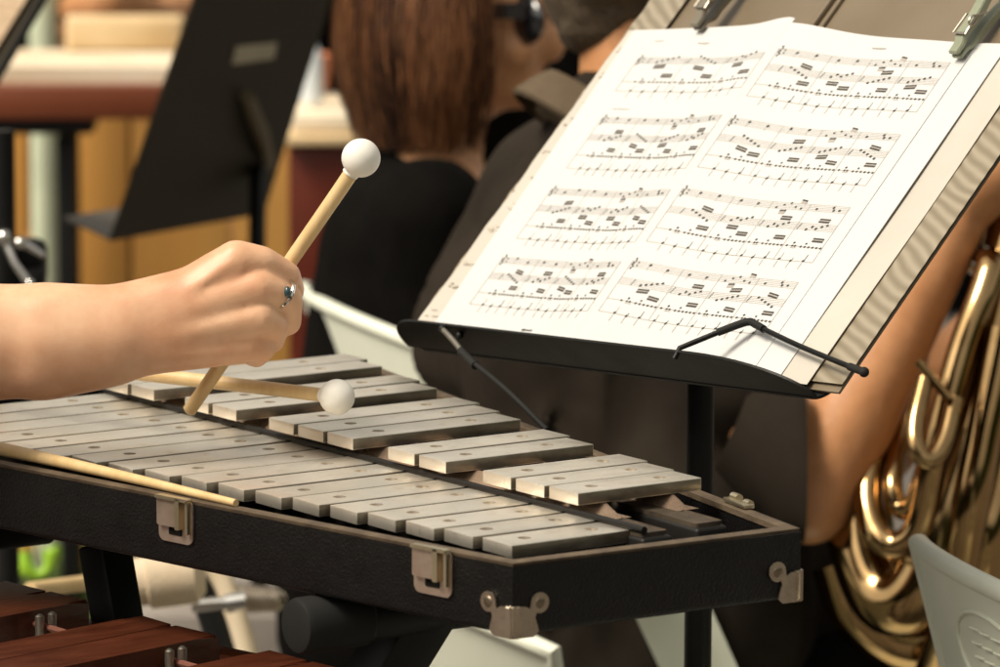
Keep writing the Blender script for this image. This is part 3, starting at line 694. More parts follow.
# printed notation
def notation(pg, x0, x1, systems, seedv, first_indent):
    rnd = random.Random(seedv); dark = bmesh.new(); pale = bmesh.new(); E1 = .00025
    def strip(bm, s0, t0, s1, t1, w, e=E1, n=None):
        n = n or max(1, int(abs(s1-s0)/.006))
        if abs(s1-s0) < 1e-6 or abs(t1-t0) > abs(s1-s0):
            du, dv = w/2, 0
        else: du, dv = 0, w/2
        pv = None
        for i in range(n+1):
            f = i/n; s = s0+(s1-s0)*f; t = t0+(t1-t0)*f
            a = bm.verts.new(page(s-du, t-dv, e)); b = bm.verts.new(page(s+du, t+dv, e))
            if pv: bm.faces.new((pv[0], a, b, pv[1]))
            pv = (a, b)
    def head(s, t, r=.00115, e=E1+.0001):
        c = [dark.verts.new(page(s+r*1.25*math.cos(6.283*i/8), t+r*.95*math.sin(6.283*i/8)+.25*r*math.cos(6.283*i/8), e)) for i in range(8)]
        dark.faces.new(c)
    def beam(s, t, w, slope=0, k=2):
        for q in range(k): strip(dark, s, t-q*.0021, s+w, t-q*.0021+slope, .0013, E1+.0001, 2)
        strip(pale, s, t-.00105, s+w, t-.00105+slope, .0036, E1+.00005, 2)
    for sidx, (tt, tb) in enumerate(systems):
        a = x0 + (first_indent if sidx == 0 else 0)
        H = tt-tb
        sp = .00135
        y1 = tt-.0028; y2 = tt-.0185*H/.05; y3 = tt-.0350*H/.05; y4 = tb+.003
        for yc in ((y1, y2) if not (sidx == 0 and first_indent) else (y1,)):
            strip(pale, a, yc, x1, yc, sp*4.0, E1-.00008) if False else None
            for l in range(5): strip(pale, a, yc+(l-2)*sp, x1, yc+(l-2)*sp, .00026)
        short = sidx == 0 and first_indent
        ys = [y1, y3+.004, y4+.0035] if short else [y1, y2, y3, y4]
        for yc in ys[-2:]: strip(pale, a, yc, x1, yc, .00042)
        yb = ys[-1]
        strip(pale, a, y1+.0030, a, yb, .0005, n=6); strip(pale, x1, y1+.0030, x1, yb, .0005, n=6)
        nm = 3 if short else 4
        bars = [a+.012+(x1-a-.012)*i/nm for i in range(nm+1)]
        for bx in bars[1:-1]: strip(pale, bx, y1+.003, bx, yb, .00040, n=6)
        # clef and time signature
        for yc in ys[:1]:
            for q in range(6): head(a+.003+.0012*math.sin(q*1.9), yc-.004+q*.0017, .0007)
            strip(dark, a+.0032, yc-.005, a+.0038, yc+.0055, .0004, n=2)
            head(a+.008, yc+.0015, .0007); head(a+.008, yc-.0012, .0007)
        for mi in range(nm):
            b0, b1 = bars[mi], bars[mi+1]; w = b1-b0
            # staff 1: sparse melody
            if not short:
                if mi < 2:
                    for q in range(2):
                        s_ = b0+w*(.22+.45*q); t_ = y1+rnd.uniform(-.001,.0024); head(s_, t_); strip(pale, s_-.0012, t_, s_-.0012, t_-.005, .0003, n=1)
                elif mi == 2:
                    for q in range(5):
                        s_ = b0+w*(.18+.16*q); head(s_, y1+.0004+.0022*math.sin(q*1.7+seedv), .0009)
                    beam(b0+w*.32, y1-.0045, w*.16, .0004, 1); beam(b0+w*.72, y1+.0058, w*.15, -.0008, 1)
                else:
                    for q, dy in ((.22,-.001),(.62,.0012),(.66,-.0012),(.80,-.0008)): head(b0+w*q, y1+dy, .001)
                    strip(pale, b0+w*.62, y1+.001, b0+w*.64, y1+.0045, .0003, n=1)
                yy = y2
            else: yy = y1
            # staff 2: rest then a sextuplet run
            strip(dark, b0+w*.06, yy-.0024, b0+w*.10, yy+.0024, .0007, n=1)
            kind = rnd.choice((0,1,2)); up_ = rnd.random() < .5
            for q in range(5):
                f = q/4; dy = (.0050*(f-.5), .0064*(.5-f), (-.0015,.0010,-.0004,.0016,.0030)[q])[kind]
                s_ = b0+w*(.30+.46*f); head(s_, yy+dy+(.0010 if not up_ else -.0010), .00105)
            sl_ = (.0008, -.0016, 0)[kind]
            if up_: beam(b0+w*.48, yy+.0068, w*.27, sl_)
            else: beam(b0+w*.30, yy-.0050, w*.27, sl_)
            # percussion line 3
            yy = ys[-2]
            for q, dy in ((.10,0),(.24,.0026),(.24,0),(.31,.0)): head(b0+w*q, yy+dy, .0009)
            head(b0+w*.55, yy+.0026, .0008); 
            for q in range(6): head(b0+w*(.46+.10*q), yy-.0002, .00090)
            beam(b0+w*.64, yy+.0072, w*.27, rnd.choice((0,-.0008)))
            strip(pale, b0+w*.2, yy-.0016, b0+w*.36, yy-.0016, .0005, n=1)
            # line 4
            yy = ys[-1]
            for q in range(3):
                s_ = b0+w*(.14+.31*q); u_ = q != 1
                head(s_, yy+(.0006 if u_ else -.0002), .00105)
                strip(dark if q else pale, s_+.0006, yy, s_+.0008, yy+(.0062 if q != 1 else .0025), .00055, n=1)
                strip(pale, s_-.0006, yy-.0066, s_-.0004, yy-.001, .0006, n=1)
    return dark, pale, strip, head
sysL = [(.2745,.2355), (.2170,.1650), (.1490,.0985), (.0840,.0370)]
sysR = [(.2800,.2330), (.2160,.1680), (.1520,.1010), (.0870,.0390)]
dk, pl, strip, head = notation(pgL, .0535, .2100, sysL, 3, -.008)
def scribble(bm, s, t, w, h, seed):      # small unreadable lines of type
    r = random.Random(seed); x = s
    while x < s+w:
        q = r.uniform(.0008,.0018); strip(bm, x, t+r.uniform(-.0002,.0002), x+q, t, h*r.uniform(.6,1.1), .0003, 1); x += q+.0005
scribble(pl, .108, .2885, .013, .0016, 1); scribble(pl, .050, .2905, .013, .0009, 2); scribble(pl, .058, .2250, .022, .0009, 4); scribble(dk, .140, .0220, .013, .0016, 5)
obj('printed_notes', dk, M_ink, pgL, False); obj('printed_staves', pl, M_ink_pale, pgL, False)
dk, pl, strip, head = notation(pgR, .2205, .4020, sysR, 11, 0)
scribble(pl, .309, .2900, .015, .0016, 6); scribble(pl, .412, .2850, .002, .0012, 7)
obj('printed_notes', dk, M_ink, pgR, False); obj('printed_staves', pl, M_ink_pale, pgR, False)

# clothes pegs
def peg(s, t, ang, mt, label, h0=.012, Lh=.075):
    u = (SX*math.sin(ang)+SU*math.cos(ang)).normalized(); v = SO.cross(u).normalized()
    o = S(s, t, h0); t_ = empty('clothes_peg', o, label, 'clothes peg')
    for sg in (1, -1):
        bm = bmesh.new(); n_ = SO*sg
        prof = [(0,.0006,.0030),(.008,.0005,.0034),(.014,.0030,.0045),(.024,.0022,.0050),(.034,.0026,.0055),(.050,.0052,.0050),(Lh,.0088,.0045)]
        rings = []
        for y, g_, th in prof:
            wd = .0052; c_ = o+u*y+n_*g_
            rings.append([c_-v*wd, c_+v*wd, c_+v*wd*.92+n_*th, c_-v*wd*.92+n_*th])
        loft(bm, rings); es = [e for e in bm.edges]; bmesh.ops.bevel(bm, geom=es, offset=.0006, segments=2, affect='EDGES')
        obj('jaw', bm, mt, t_)
    bm = bmesh.new(); c_ = o+u*.026
    pts = [c_+SO*.0068-v*.0058+u*-.013] + [c_+SO*(.0085+.0028*math.sin(a_))-v*.0064+u*(.004*math.cos(a_)-.002) for a_ in [i*.5 for i in range(0,14)]] + [c_+u*.010+SO*.0035-v*.0064]
    tube(bm, pts, .0008, 8); tube(bm, [c_+SO*.0080+v*.006-u*.013, c_+SO*.0080-v*.006-u*.013], .0008, 8)
    tube(bm, [c_+SO*.0080+v*.006-u*.013, c_+SO*.0078+v*.0064+u*.004, c_+SO*.001+v*.0064+u*.008], .0008, 8)
    obj('spring', bm, M_steel, t_)
peg(.1015, .2985, .03, M_clip_d, 'dark olive clothes peg gripping the top of the left page')
peg(.4110, .2815, .02, M_clip, 'grey green clothes peg gripping the upper right corner of the booklet', .0085)

# ------------------------------------------------------------------ man with the horn
man = empty('person', V((*at(590,640,4.2).xy, 0)), 'seated man in dark brown grey polo shirt holding a brass horn behind the music stand', 'person')
def mp(px, py, D=4.12): return at(px, py, D)
FWD = (HR*.95+HF*.3).normalized(); LAT = V((FWD.y, -FWD.x, 0))     # LAT points to the camera
if LAT.dot(CW) > 0: LAT = -LAT
neck = mp(640,75,4.15); pel = mp(588,720,4.2); ch = mp(592,330,4.18)
sR = mp(672,215,4.04); eR = mp(808,500,3.99); wrR = mp(966,200,3.98)
sL = mp(660,220,4.34); eL = mp(850,470,4.36); wL2 = mp(990,330,4.28)
knR = pel+FWD*.46+LAT*.13+UP*.0; knL = pel+FWD*.46-LAT*.13
hdc = mp(655,-62,4.15)
fist = wrR + (HR*.030+UP*.035) - HF*.02
caps = [(mp(645,125,4.15), .062, mp(648,20,4.15), .060), (eR.lerp(sR,.28), .042, eR, .039), (eR.lerp(sR,.5), .034, eR.lerp(sR,.28), .042), (eR, .0385, eR.lerp(wrR,.25), .0405), (eR.lerp(wrR,.25), .0405, eR.lerp(wrR,.62), .0330), (eR.lerp(wrR,.62), .0330, wrR, .026),
  (wrR, .029, fist, .033), (eL.lerp(sL,.5), .044, eL, .042), (eL, .042, wL2, .030), (wL2, .03, wL2+UP*.05+HR*.03, .033),
  (ch, .09, pel, .10), (mp(640,160,4.15), .07, ch, .09), (sR, .045, eR.lerp(sR,.5), .034), (sL, .05, eL.lerp(sL,.5), .045), (sR, .05, sL, .05),
  (pel+LAT*.1, .08, knR, .055), (pel-LAT*.1, .08, knL, .055), (knR, .05, V((knR.x, knR.y, .08)), .04), (knL, .05, V((knL.x, knL.y, .08)), .04),
  (V((knR.x,knR.y,.05))-FWD*.03, .04, V((knR.x,knR.y,.04))+FWD*.17, .035), (V((knL.x,knL.y,.05))-FWD*.03, .04, V((knL.x,knL.y,.04))+FWD*.17, .035)]
for k in range(4):
    b0 = fist + UP*(.022-.002*k) + LAT*(.022-.014*k); c1 = b0 + HR*.032 + UP*.012; c2 = c1 + HR*.012 - UP*.028
    caps += [(b0, .0105, c1, .0095), (c1, .0095, c2, .0085)]
caps.append((fist+LAT*.02-UP*.01, .013, fist+LAT*.028+HR*.045-UP*.012, .010))
hm = Matrix((FWD, LAT, UP)).transposed().to_4x4()
balls = [(hdc, hm @ Matrix.Diagonal((.102,.078,.118,1))), (hdc+FWD*.035-UP*.055, hm @ Matrix.Diagonal((.07,.058,.07,1))), (hdc+FWD*.105-UP*.02, .017), (hdc+LAT*.078-UP*.015, hm @ Matrix.Diagonal((.02,.012,.032,1))), (hdc-LAT*.078-UP*.015, hm @ Matrix.Diagonal((.02,.012,.032,1))),
  (hdc+FWD*.09-UP*.068, hm @ Matrix.Diagonal((.012,.025,.008,1)))]
link('body', body_mesh(caps, .0065, 4, balls), M_skin_tan, man)
# short hair: cap over the back of the skull
hb = []
cloth('hair', [(hdc-FWD*.012+UP*.018, .090, hdc-FWD*.028+UP*.0, .090), (hdc-FWD*.045-UP*.02, .066, hdc-FWD*.040-UP*.052, .058)], M_hairg, man, .006, 3, .003, .02, [(hdc+UP*.025-FWD*.01, hm @ Matrix.Diagonal((.104,.083,.108,1)))])
hem = mp(803,468,3.985)
cs = [(mp(588,700,4.2)+LAT*.07, .125, mp(588,700,4.2)-LAT*.07, .125), (mp(566,520,4.19)+LAT*.06, .120, mp(566,520,4.19)-LAT*.06, .120), (mp(580,350,4.17)+LAT*.07, .118, mp(580,350,4.17)-LAT*.08, .118),
      (mp(600,235,4.16)+LAT*.085, .098, mp(600,235,4.16)-LAT*.085, .098), (mp(580,350,4.17)+LAT*.07, .118, mp(566,520,4.19)+LAT*.06, .120), (mp(566,520,4.19)+LAT*.06,.120, mp(588,700,4.2)+LAT*.07,.125),
      (mp(600,235,4.16)+LAT*.085, .098, mp(580,350,4.17)+LAT*.07, .118), (mp(600,235,4.16)-LAT*.085, .098, mp(580,350,4.17)-LAT*.07, .118), (mp(635,140,4.15), .075, mp(600,235,4.16), .095),
      (mp(650,330,4.12), .12, mp(690,520,4.1), .115), (mp(690,520,4.1), .115, mp(690,640,4.12), .11), (mp(690,575,4.18), .10, mp(780,600,4.18), .085),
      (sR, .078, mp(750,380,4.03), .068), (sL, .075, sL.lerp(eL,.6), .068)]
me = body_mesh(cs, .0075, 5)
from mathutils import noise as _ns
for v in me.vertices:
    p = v.co; q = V((p.dot(HR)*9+p.z*5, p.dot(HF)*7, p.z*6-p.dot(HR)*8))
    v.co += v.normal*(.013*_ns.noise(q)+.006*_ns.noise(q*1.8+V((2,5,1))))
shirt = link('polo_shirt', me, M_shirt, man)
# sleeve with an open hem facing the elbow
bm = bmesh.new(); rings = []
for f, rv, rd_ in ((0,.064,.060),(.35,.064,.060),(.7,.066,.060),(.97,.068,.060),(1.0,.0675,.0595),(.985,.062,.056),(.6,.058,.052)):
    c_ = mp(735,405,4.02).lerp(hem, f); dirx = (HR*.93-UP*.36*(1-f)).normalized(); a_, b_ = frame(dirx, UP)
    rings.append([c_ + a_*(rd_*math.cos(6.283*i/40)) + b_*((rv+.005*math.sin(i*.63+f*6)+.003*math.sin(i*1.3-f*9))*math.sin(6.283*i/40)) for i in range(40)])
loft(bm, rings, cap=False); obj('sleeve', bm, M_shirt, man)
# collar: standing band folded over
bm = bmesh.new(); rings = []
cc = mp(628,152,4.15); n_ = 40
tilt_u = (UP*.80 + FWD*.60).normalized(); cf = (FWD*.80 - UP*.60).normalized()
for rr_, zz in ((.072,-.020),(.082,.010),(.088,.018),(.095,.018),(.103,.004),(.110,-.014),(.107,-.017),(.096,.000),(.084,-.018)):
    rings.append([cc + cf*(rr_*math.cos(6.283*i/n_)*1.05) + LAT*(rr_*.90*math.sin(6.283*i/n_)) + tilt_u*zz for i in range(n_)])
loft(bm, rings, cap=False, close=True); obj('collar', bm, M_shirt_l, man)
cloth('trousers', [(pel+LAT*.1, .115, knR, .085), (pel-LAT*.1, .115, knL, .085), (knR, .08, V((knR.x,knR.y,.1)), .06), (knL, .08, V((knL.x,knL.y,.1)), .06), (pel+LAT*.06, .13, pel-LAT*.06, .13)], M_black, man, .014, 4, .008)

# ------------------------------------------------------------------ brass horn
horn = empty('euphonium', V((*at(925,640,3.95).xy, .4)), 'large lacquered brass horn with looping tubes held upright by the seated man', 'brass horn')
def bt(pts, r, D=3.95, n=18, name='tube', cap=True):
    bm = bmesh.new()
    P = spline([at(p[0], p[1], p[2] if len(p) > 2 else D) for p in pts], 10)
    rr = r if not isinstance(r, (list, tuple)) else [r[0]+(r[1]-r[0])*i/(len(P)-1) for i in range(len(P))]
    tube(bm, P, rr, n, cap); return obj(name, bm, M_brass, horn)
bt([(866,410,4.02),(858,470,4.02),(862,540,4.0),(880,592,3.98),(905,603,3.96),(930,570,3.95),(950,490,3.95),(985,380,3.97),(1010,262,3.99),(1035,140,4.0)], [.030,.026], name='bow')
bt([(905,330,4.0),(882,420,4.0),(868,490,3.97),(878,535,3.95),(900,545,3.94),(922,520,3.93),(938,440,3.92),(962,350,3.93),(984,290,3.94),(990,262,3.96),(978,262,4.03)], .0125, name='tube')
bt([(925,330,4.0),(905,420,4.0),(893,480,3.96),(900,508,3.95),(913,505,3.94),(925,470,3.93),(948,400,3.94),(975,310,3.96)], .0085, name='tube')
bt([(1005,330,3.93),(985,430,3.92),(968,520,3.92),(950,620,3.95),(925,690,4.0)], .015, name='tube')
bt([(1030,330,3.96),(1005,450,3.96),(985,540,3.95),(970,640,3.97)], .020, name='tube')
bt([(925,380,3.9),(915,425,3.88),(918,452,3.87),(932,460,3.87),(945,440,3.88),(955,400,3.9)], .0075, name='tube')
bt([(918,362,3.9),(950,400,3.89)], .004, name='brace'); bt([(905,560,3.92),(948,572,3.92)], .004, name='brace')
bt([(840,560,4.04),(862,610,4.04),(905,640,4.04),(950,625,4.04),(985,560,4.04),(1010,470,4.04),(1040,330,4.04)], [.026,.038], name='bow')
for x, y in ((1004,300),(1022,290),(1040,280)):
    bm = bmesh.new(); a_, b_ = at(x,y,3.99), at(x-40,y+190,3.99); tube(bm, [a_, b_], .017, 18); ball(bm, a_, .019); vv = obj('valve', bm, M_brass, horn)
    bm = bmesh.new(); tube(bm, [a_+(a_-b_).normalized()*.015, a_+(a_-b_).normalized()*.05], .004, 10); tube(bm, [a_+(a_-b_).normalized()*.05, a_+(a_-b_).normalized()*.054], .010, 14); obj('valve_cap', bm, M_chrome, vv)
bm = bmesh.new(); bl_ = [at(1040,330,4.04), at(1075,130,4.04), at(1110,-80,4.04), at(1140,-260,4.04)]; 
P = spline(bl_, 8); tube(bm, P, [.040+.012*(i/len(P)) + .10*(i/len(P))**5 for i in range(len(P))], 28, cap=False); obj('bell', bm, M_brass, horn)

# ------------------------------------------------------------------ plastic chairs
def chair(corner_px, label, mt=M_plast, depth_of=None, emblem=False, yaw=0, slot=None, arms=True):
    "monobloc chair; corner_px = picture position and depth of the far upper corner of its back"
    q = Quaternion(UP, yaw)
    u = q @ (HR*.31 - HF*.95).normalized()       # along the back towards the camera
    f = q @ (HR*.95 + HF*.31).normalized()       # the way the chair faces
    org = at(*corner_px); HT = org.z
    c = org + u*.235 + f*.055; c = V((c.x, c.y, 0))
    t = empty('plastic_chair', c, label, 'chair', 'white plastic garden chairs among the players')
    def B(x, z, d=0): return c + u*x + UP*z + f*d
    SH = .43
    def BP(x, v, e=0):
        hw = .165+.035*v+.035*max(0,(v-.55)/.45)**1.3
        return B(x*hw, SH-.02+(HT-SH+.02)*v+.014*(1-x*x)*v*v, -.10*v+.045*(x*x)*(.4+.6*v)+e)
    bm = bmesh.new(); nu, nv = 24, 18
    gr = {(sd,i,j): bm.verts.new(BP(-1+2*i/nu, j/nv, .006*sd)) for sd in (0,1) for i in range(nu+1) for j in range(nv+1)}
    for i in range(nu):
        for j in range(nv):
            if slot and slot[0] <= i < slot[1] and 2 <= j < 15: continue
            bm.faces.new((gr[0,i,j], gr[0,i+1,j], gr[0,i+1,j+1], gr[0,i,j+1])); bm.faces.new((gr[1,i,j], gr[1,i,j+1], gr[1,i+1,j+1], gr[1,i+1,j]))
    bd = [(i,0) for i in range(nu)] + [(nu,j) for j in range(nv)] + [(i,nv) for i in range(nu,0,-1)] + [(0,j) for j in range(nv,0,-1)]
    for k in range(len(bd)):
        a_, b_ = bd[k], bd[(k+1)%len(bd)]; bm.faces.new((gr[0,*a_], gr[0,*b_], gr[1,*b_], gr[1,*a_]))
    back = obj('backrest', bm, mt, t, True, 60)
    bm = bmesh.new()
    rim = [BP(-1,.30+.70*i/12,.003) for i in range(13)] + [BP(-1+2*i/20,1.0,.003) for i in range(1,20)] + [BP(1,1-.70*i/12,.003) for i in range(13)]
    tube(bm, rim, .0072, 12); obj('back_rim', bm, mt, back)
    bm = bmesh.new()
    for x in (-.62,-.2,.2,.62): tube(bm, [BP(x,.08+.05*i,.001) for i in range(9)], .0055, 8)
    obj('back_rib', bm, mt, back)
    if emblem:
        bm = bmesh.new()
        tube(bm, [BP(-.10+.30*math.cos(k*.2618), .885+.065*math.sin(k*.2618), -.0008) for k in range(24)], .0016, 8, close=True)
        for k in range(4):
            for w_ in range(3): tube(bm, [BP(-.22+.09*w_, .92-.022*k, -.0022), BP(-.16+.09*w_, .92-.022*k, -.0006)], .0010, 6)
        obj('emblem', bm, mt, back)
    bm = bmesh.new(); rings = []
    for k in range(9):
        g_ = k/8; d = -.02+.42*g_; w_ = .195+.03*g_; z = SH - .012*math.sin(g_*3.1) - (.02*max(0,g_-.85)/.15)
        rings.append([B(-w_,z,d), B(-w_*.5,z-.012,d), B(w_*.5,z-.012,d), B(w_,z,d), B(w_,z-.008,d), B(w_*.5,z-.02,d), B(-w_*.5,z-.02,d), B(-w_,z-.008,d)])
    loft(bm, rings); obj('seat', bm, mt, t)
    for sx in (-1, 1):
        if not arms: continue
        bm = bmesh.new(); P = spline([B(sx*.190, SH+.24, -.075), B(sx*.235, SH+.225, .02), B(sx*.25, SH+.205, .20), B(sx*.245, SH+.16, .33), B(sx*.24, SH-.02, .37)], 8)
        rings = []
        for i, p in enumerate(P):
            dd = (P[min(i+1,len(P)-1)]-P[max(i-1,0)]).normalized(); sd = u; nn = dd.cross(sd).normalized()
            rings.append([p-sd*.024-nn*.004, p-sd*.02+nn*.004, p+sd*.02+nn*.004, p+sd*.024-nn*.004])
        loft(bm, rings); obj('armrest', bm, mt, t, True, 50)
        for d0, d1 in ((.0,-.09), (.37,.41)):
            bm = bmesh.new(); a_ = B(sx*.20, SH-.01, d0); b_ = B(sx*.235, 0, d1)
            rings = []
            for g_ in (0,.5,1):
                p = a_.lerp(b_, g_); w_ = .036-.012*g_
                rings.append([p-u*w_-f*.012, p+u*w_-f*.012, p+u*w_*.8+f*.016, p-u*w_*.8+f*.016])
            loft(bm, rings); obj('leg', bm, mt, t, True, 50)
    return t
chair((914,541,3.42), 'near white plastic chair in the lower right corner with an oval emblem on its back', emblem=True)
chair((304,287,4.92), 'white plastic chair whose curved back edge shows beside the woman in black')
hch = chair((350,545,4.18), 'white plastic chair of the seated horn player seen below the glockenspiel case', yaw=.06, arms=False)

hch.name = 'plastic_chair'
pa, pb_ = at(661,585,3.99), at(716,705,4.02); dn = (pb_-pa).normalized(); pf = pa + dn*((.0-pa.z)/dn.z)
for k in (0, 1):
    off = HF*.44*k - HR*.14*k; bm = bmesh.new(); rings = []
    for g_ in (0,.12,.5,1):
        p = pa.lerp(pf, g_)+off; w_ = .034-.008*g_; rings.append([p-HR*w_-HF*.006, p+HR*w_-HF*.006, p+HR*w_*.8+HF*.018, p-HR*w_*.8+HF*.018])
    loft(bm, rings); obj('armrest_post', bm, M_plast, hch, True, 50)
    bm = bmesh.new(); q0 = at(560,585,3.93)+off; box(bm, (pa+q0)/2+off*.5+UP*.006 if k else (pa+q0)/2+UP*.006, pa+off-q0, HF*.05, UP*.012, .004); obj('armrest', bm, M_plast, hch)

# ------------------------------------------------------------------ woman
woman = empty('person', V((*at(420,400,4.8).xy, 0)), 'woman with auburn bob and dark sunglasses wearing a black top', 'person')
def wp(px, py, D=4.8): return at(px, py, D)
WF = (HR*.97-HF*.24).normalized(); WL = V((WF.y, -WF.x, 0))
if WL.dot(CW) > 0: WL = -WL
wh = wp(456,16); wpel = V((*wp(405,500,4.82).xy, .50)); wkR = wpel+WF*.42+WL*.09; wkL = wpel+WF*.42-WL*.09
wsR = wp(425,222,4.66); wsL = wp(445,215,4.97)
wfr = Matrix((WF, WL, UP)).transposed().to_4x4()
weR = wsR - UP*.26 + WF*.04; weL = wsL - UP*.26 + WF*.04
caps = [(wp(440,200), .040, wp(448,90), .042), (wp(425,330), .09, wpel, .11), (wp(430,230), .085, wp(425,330), .09), (wsR, .05, wsL, .05), (wsR, .045, weR, .036), (weR, .036, weR+WF*.22+UP*.03, .024), (weR+WF*.22+UP*.03, .026, weR+WF*.30+UP*.03, .02),
 (wsL, .045, weL, .036), (weL, .036, weL+WF*.22+UP*.03, .024), (weL+WF*.22+UP*.03, .026, weL+WF*.30+UP*.03, .02), (wpel+WL*.08, .085, wkR, .05), (wpel-WL*.08, .085, wkL, .05),
 (wkR, .05, V((wkR.x,wkR.y,.07)), .036), (wkL, .05, V((wkL.x,wkL.y,.07)), .036), (V((wkR.x,wkR.y,.04)), .035, V((wkR.x,wkR.y,.035))+WF*.17, .03), (V((wkL.x,wkL.y,.04)), .035, V((wkL.x,wkL.y,.035))+WF*.17, .03),
 (wh+WF*.072-UP*.076, .018, wh+WF*.02-UP*.062, .034)]
def ell(a, b, c): return wfr @ Matrix.Diagonal((a, b, c, 1))
balls = [(wh, ell(.095,.072,.112)), (wh+WF*.035-UP*.042, ell(.056,.050,.054)), (wh+WF*.098-UP*.025, ell(.018,.013,.022)), (wh+WF*.083-UP*.068, ell(.013,.024,.010)), (wh+WF*.072+WL*.035-UP*.03, ell(.022,.02,.02)), (wh+WF*.072-WL*.035-UP*.03, ell(.022,.02,.02)), (wh+WF*.085+UP*.02, ell(.014,.05,.012))]
link('body', body_mesh(caps, .0065, 4, balls), M_skin_w, woman)
# bob of hair: shell plus many strands
cloth('hair', [(wh-WF*.020+UP*.034, .094, wh-WF*.026-UP*.01, .090), (wh-WF*.016+WL*.034-UP*.02, .070, wh-WF*.016+WL*.030-UP*.072, .050), (wh-WF*.036-WL*.030-UP*.02, .072, wh-WF*.036-WL*.026-UP*.076, .050)], M_hair, woman, .008, 4, .004, .05)
bm = bmesh.new(); rnd = random.Random(5)
for i in range(3200):
    a_ = (math.pi - rnd.uniform(0, 2.15) * (1 if rnd.random() < .6 else -.78))      # around the back and sides, open at the face
    ca, sa = math.cos(a_), math.sin(a_); top_r = rnd.uniform(.015,.07)
    L_ = rnd.uniform(.095,.132); base = wh-WF*.010
    tone_ = (2,0,0,1)[min(3,int(2+1.6*math.sin(a_*5.3+2*math.sin(a_*11))+rnd.uniform(-.9,.9)))] if True else 0; wv = rnd.gauss(0,.009); ph_ = rnd.uniform(0,6)
    P = []
    for k, (rr_, zz) in enumerate(((top_r,.128),(.085,.100),(.104,.045),(.111,-.02),(.106,-.07),(.088,-L_))):
        rj = rr_+rnd.uniform(-.004,.005); P.append(base+WF*(rj*ca*1.03)+WL*(rj*sa*.90)+UP*(zz+.004*wv)+(WF*sa-WL*ca)*(wv*math.sin(k*.9+ph_)))
    P = spline(P, 3); pr = None
    for k, p in enumerate(P):
        w_ = .0009*(1-.6*k/len(P)); tdir = (WF*-sa+WL*ca)
        q = (bm.verts.new(p-tdir*w_), bm.verts.new(p+tdir*w_))
        if pr: bm.faces.new((pr[0], q[0], q[1], pr[1])).material_index = tone_
        pr = q
hs = obj('hair_strands', bm, [M_hair, M_hair_light, M_hair_dark], woman)
# sunglasses
sg = empty('sunglasses', wh+WF*.09, 'dark wraparound sunglasses worn by the auburn haired woman', 'sunglasses')
for sd in (1, -1):
    bm = bmesh.new(); ball(bm, wh+WF*.082+WL*(.044*sd)+UP*.002, 1, 20, 14, wfr @ Matrix.Rotation(R_(-48*sd),4,'Z') @ Matrix.Diagonal((.009,.034,.026,1))); obj('lens', bm, M_glass, sg)
    bm = bmesh.new(); P = spline([wh+WF*.088+WL*(.062*sd)+UP*.012, wh+WF*.05+WL*(.076*sd)+UP*.012, wh-WF*.02+WL*(.080*sd)+UP*.006], 6)
    rings = [[p-UP*.008-WL*.002, p+UP*.008-WL*.002, p+UP*.008+WL*.002, p-UP*.008+WL*.002] for p in P]; loft(bm, rings); obj('temple', bm, M_glass, sg)
bm = bmesh.new(); tube(bm, spline([wh+WF*.099+WL*.012+UP*.010, wh+WF*.104+UP*.011, wh+WF*.099-WL*.012+UP*.010], 5), .003, 8); obj('bridge', bm, M_glass, sg)
cloth('black_top', [(wp(420,320)+WL*.04, .105, wpel+WL*.05, .12), (wp(420,320)-WL*.04, .105, wpel-WL*.05, .12), (wp(420,250)+WL*.06, .092, wp(420,320)+WL*.04, .105), (wp(420,250)-WL*.06, .092, wp(420,320)-WL*.04, .105), (wsR+UP*.0, .062, wsL, .062), (wsR, .062, weR, .048), (wsL, .062, weL, .048), (wp(405,235), .085, wp(395,300), .09)], M_black, woman, .01, 4, .005)
cloth('trousers', [(wpel+WL*.08, .10, wkR, .07), (wpel-WL*.08, .10, wkL, .07), (wkR, .065, V((wkR.x,wkR.y,.1)), .05), (wkL, .065, V((wkL.x,wkL.y,.1)), .05)], M_black, woman, .014)

# ------------------------------------------------------------------ music stands in the background
def quadplate(bm, tl, tr, br, bl, th):
    n = (tr-tl).cross(bl-tl).normalized()*th
    hexa(bm, [bl, br, tr, tl, bl+n, br+n, tr+n, tl+n])
bs = empty('music_stand', V((*at(252,250,5.45).xy, 0)), 'black music stand seen from behind with a beige sticker on its tilted desk', 'music stand')
tl, tr, br, blp = at(205,-30,5.14), at(345,-45,5.60), at(264,214,5.66), at(111,241,5.20)
bm = bmesh.new(); quadplate(bm, tl, tr, br, blp, .003); obj('desk', bm, M_olive, bs)
bm = bmesh.new(); quadplate(bm, blp, br, at(216,196,5.72), at(64,219,5.26), .003); obj('lip', bm, mat('grey_lip', (.10,.085,.065), .5), bs)
nb = (tr-tl).cross(blp-tl).normalized(); nb = nb if nb.dot(CW) < 0 else -nb
def BD(f, g_): return tl.lerp(tr, f).lerp(blp.lerp(br, f), g_)
bm = bmesh.new(); nrm = (tr-tl).cross(blp-tl).normalized()
def onp(px, py): d_ = at(px, py, 1)-CP; return CP + d_*((tl-CP).dot(nrm)/d_.dot(nrm))
q = [onp(232,45), onp(273,41), onp(270,57), onp(228,63)]
hexa(bm, [p+nb*.0042 for p in q]+[p+nb*.0056 for p in q]); obj('sticker', bm, M_label, bs)
bm = bmesh.new(); tube(bm, [onp(236,92)+nb*.014, onp(245,128)+nb*.022, onp(258,160)+nb*.014], [.008,.010,.008], 12); obj('tilt_handle', bm, mat('worn_handle', (.13,.10,.05), .45), bs)
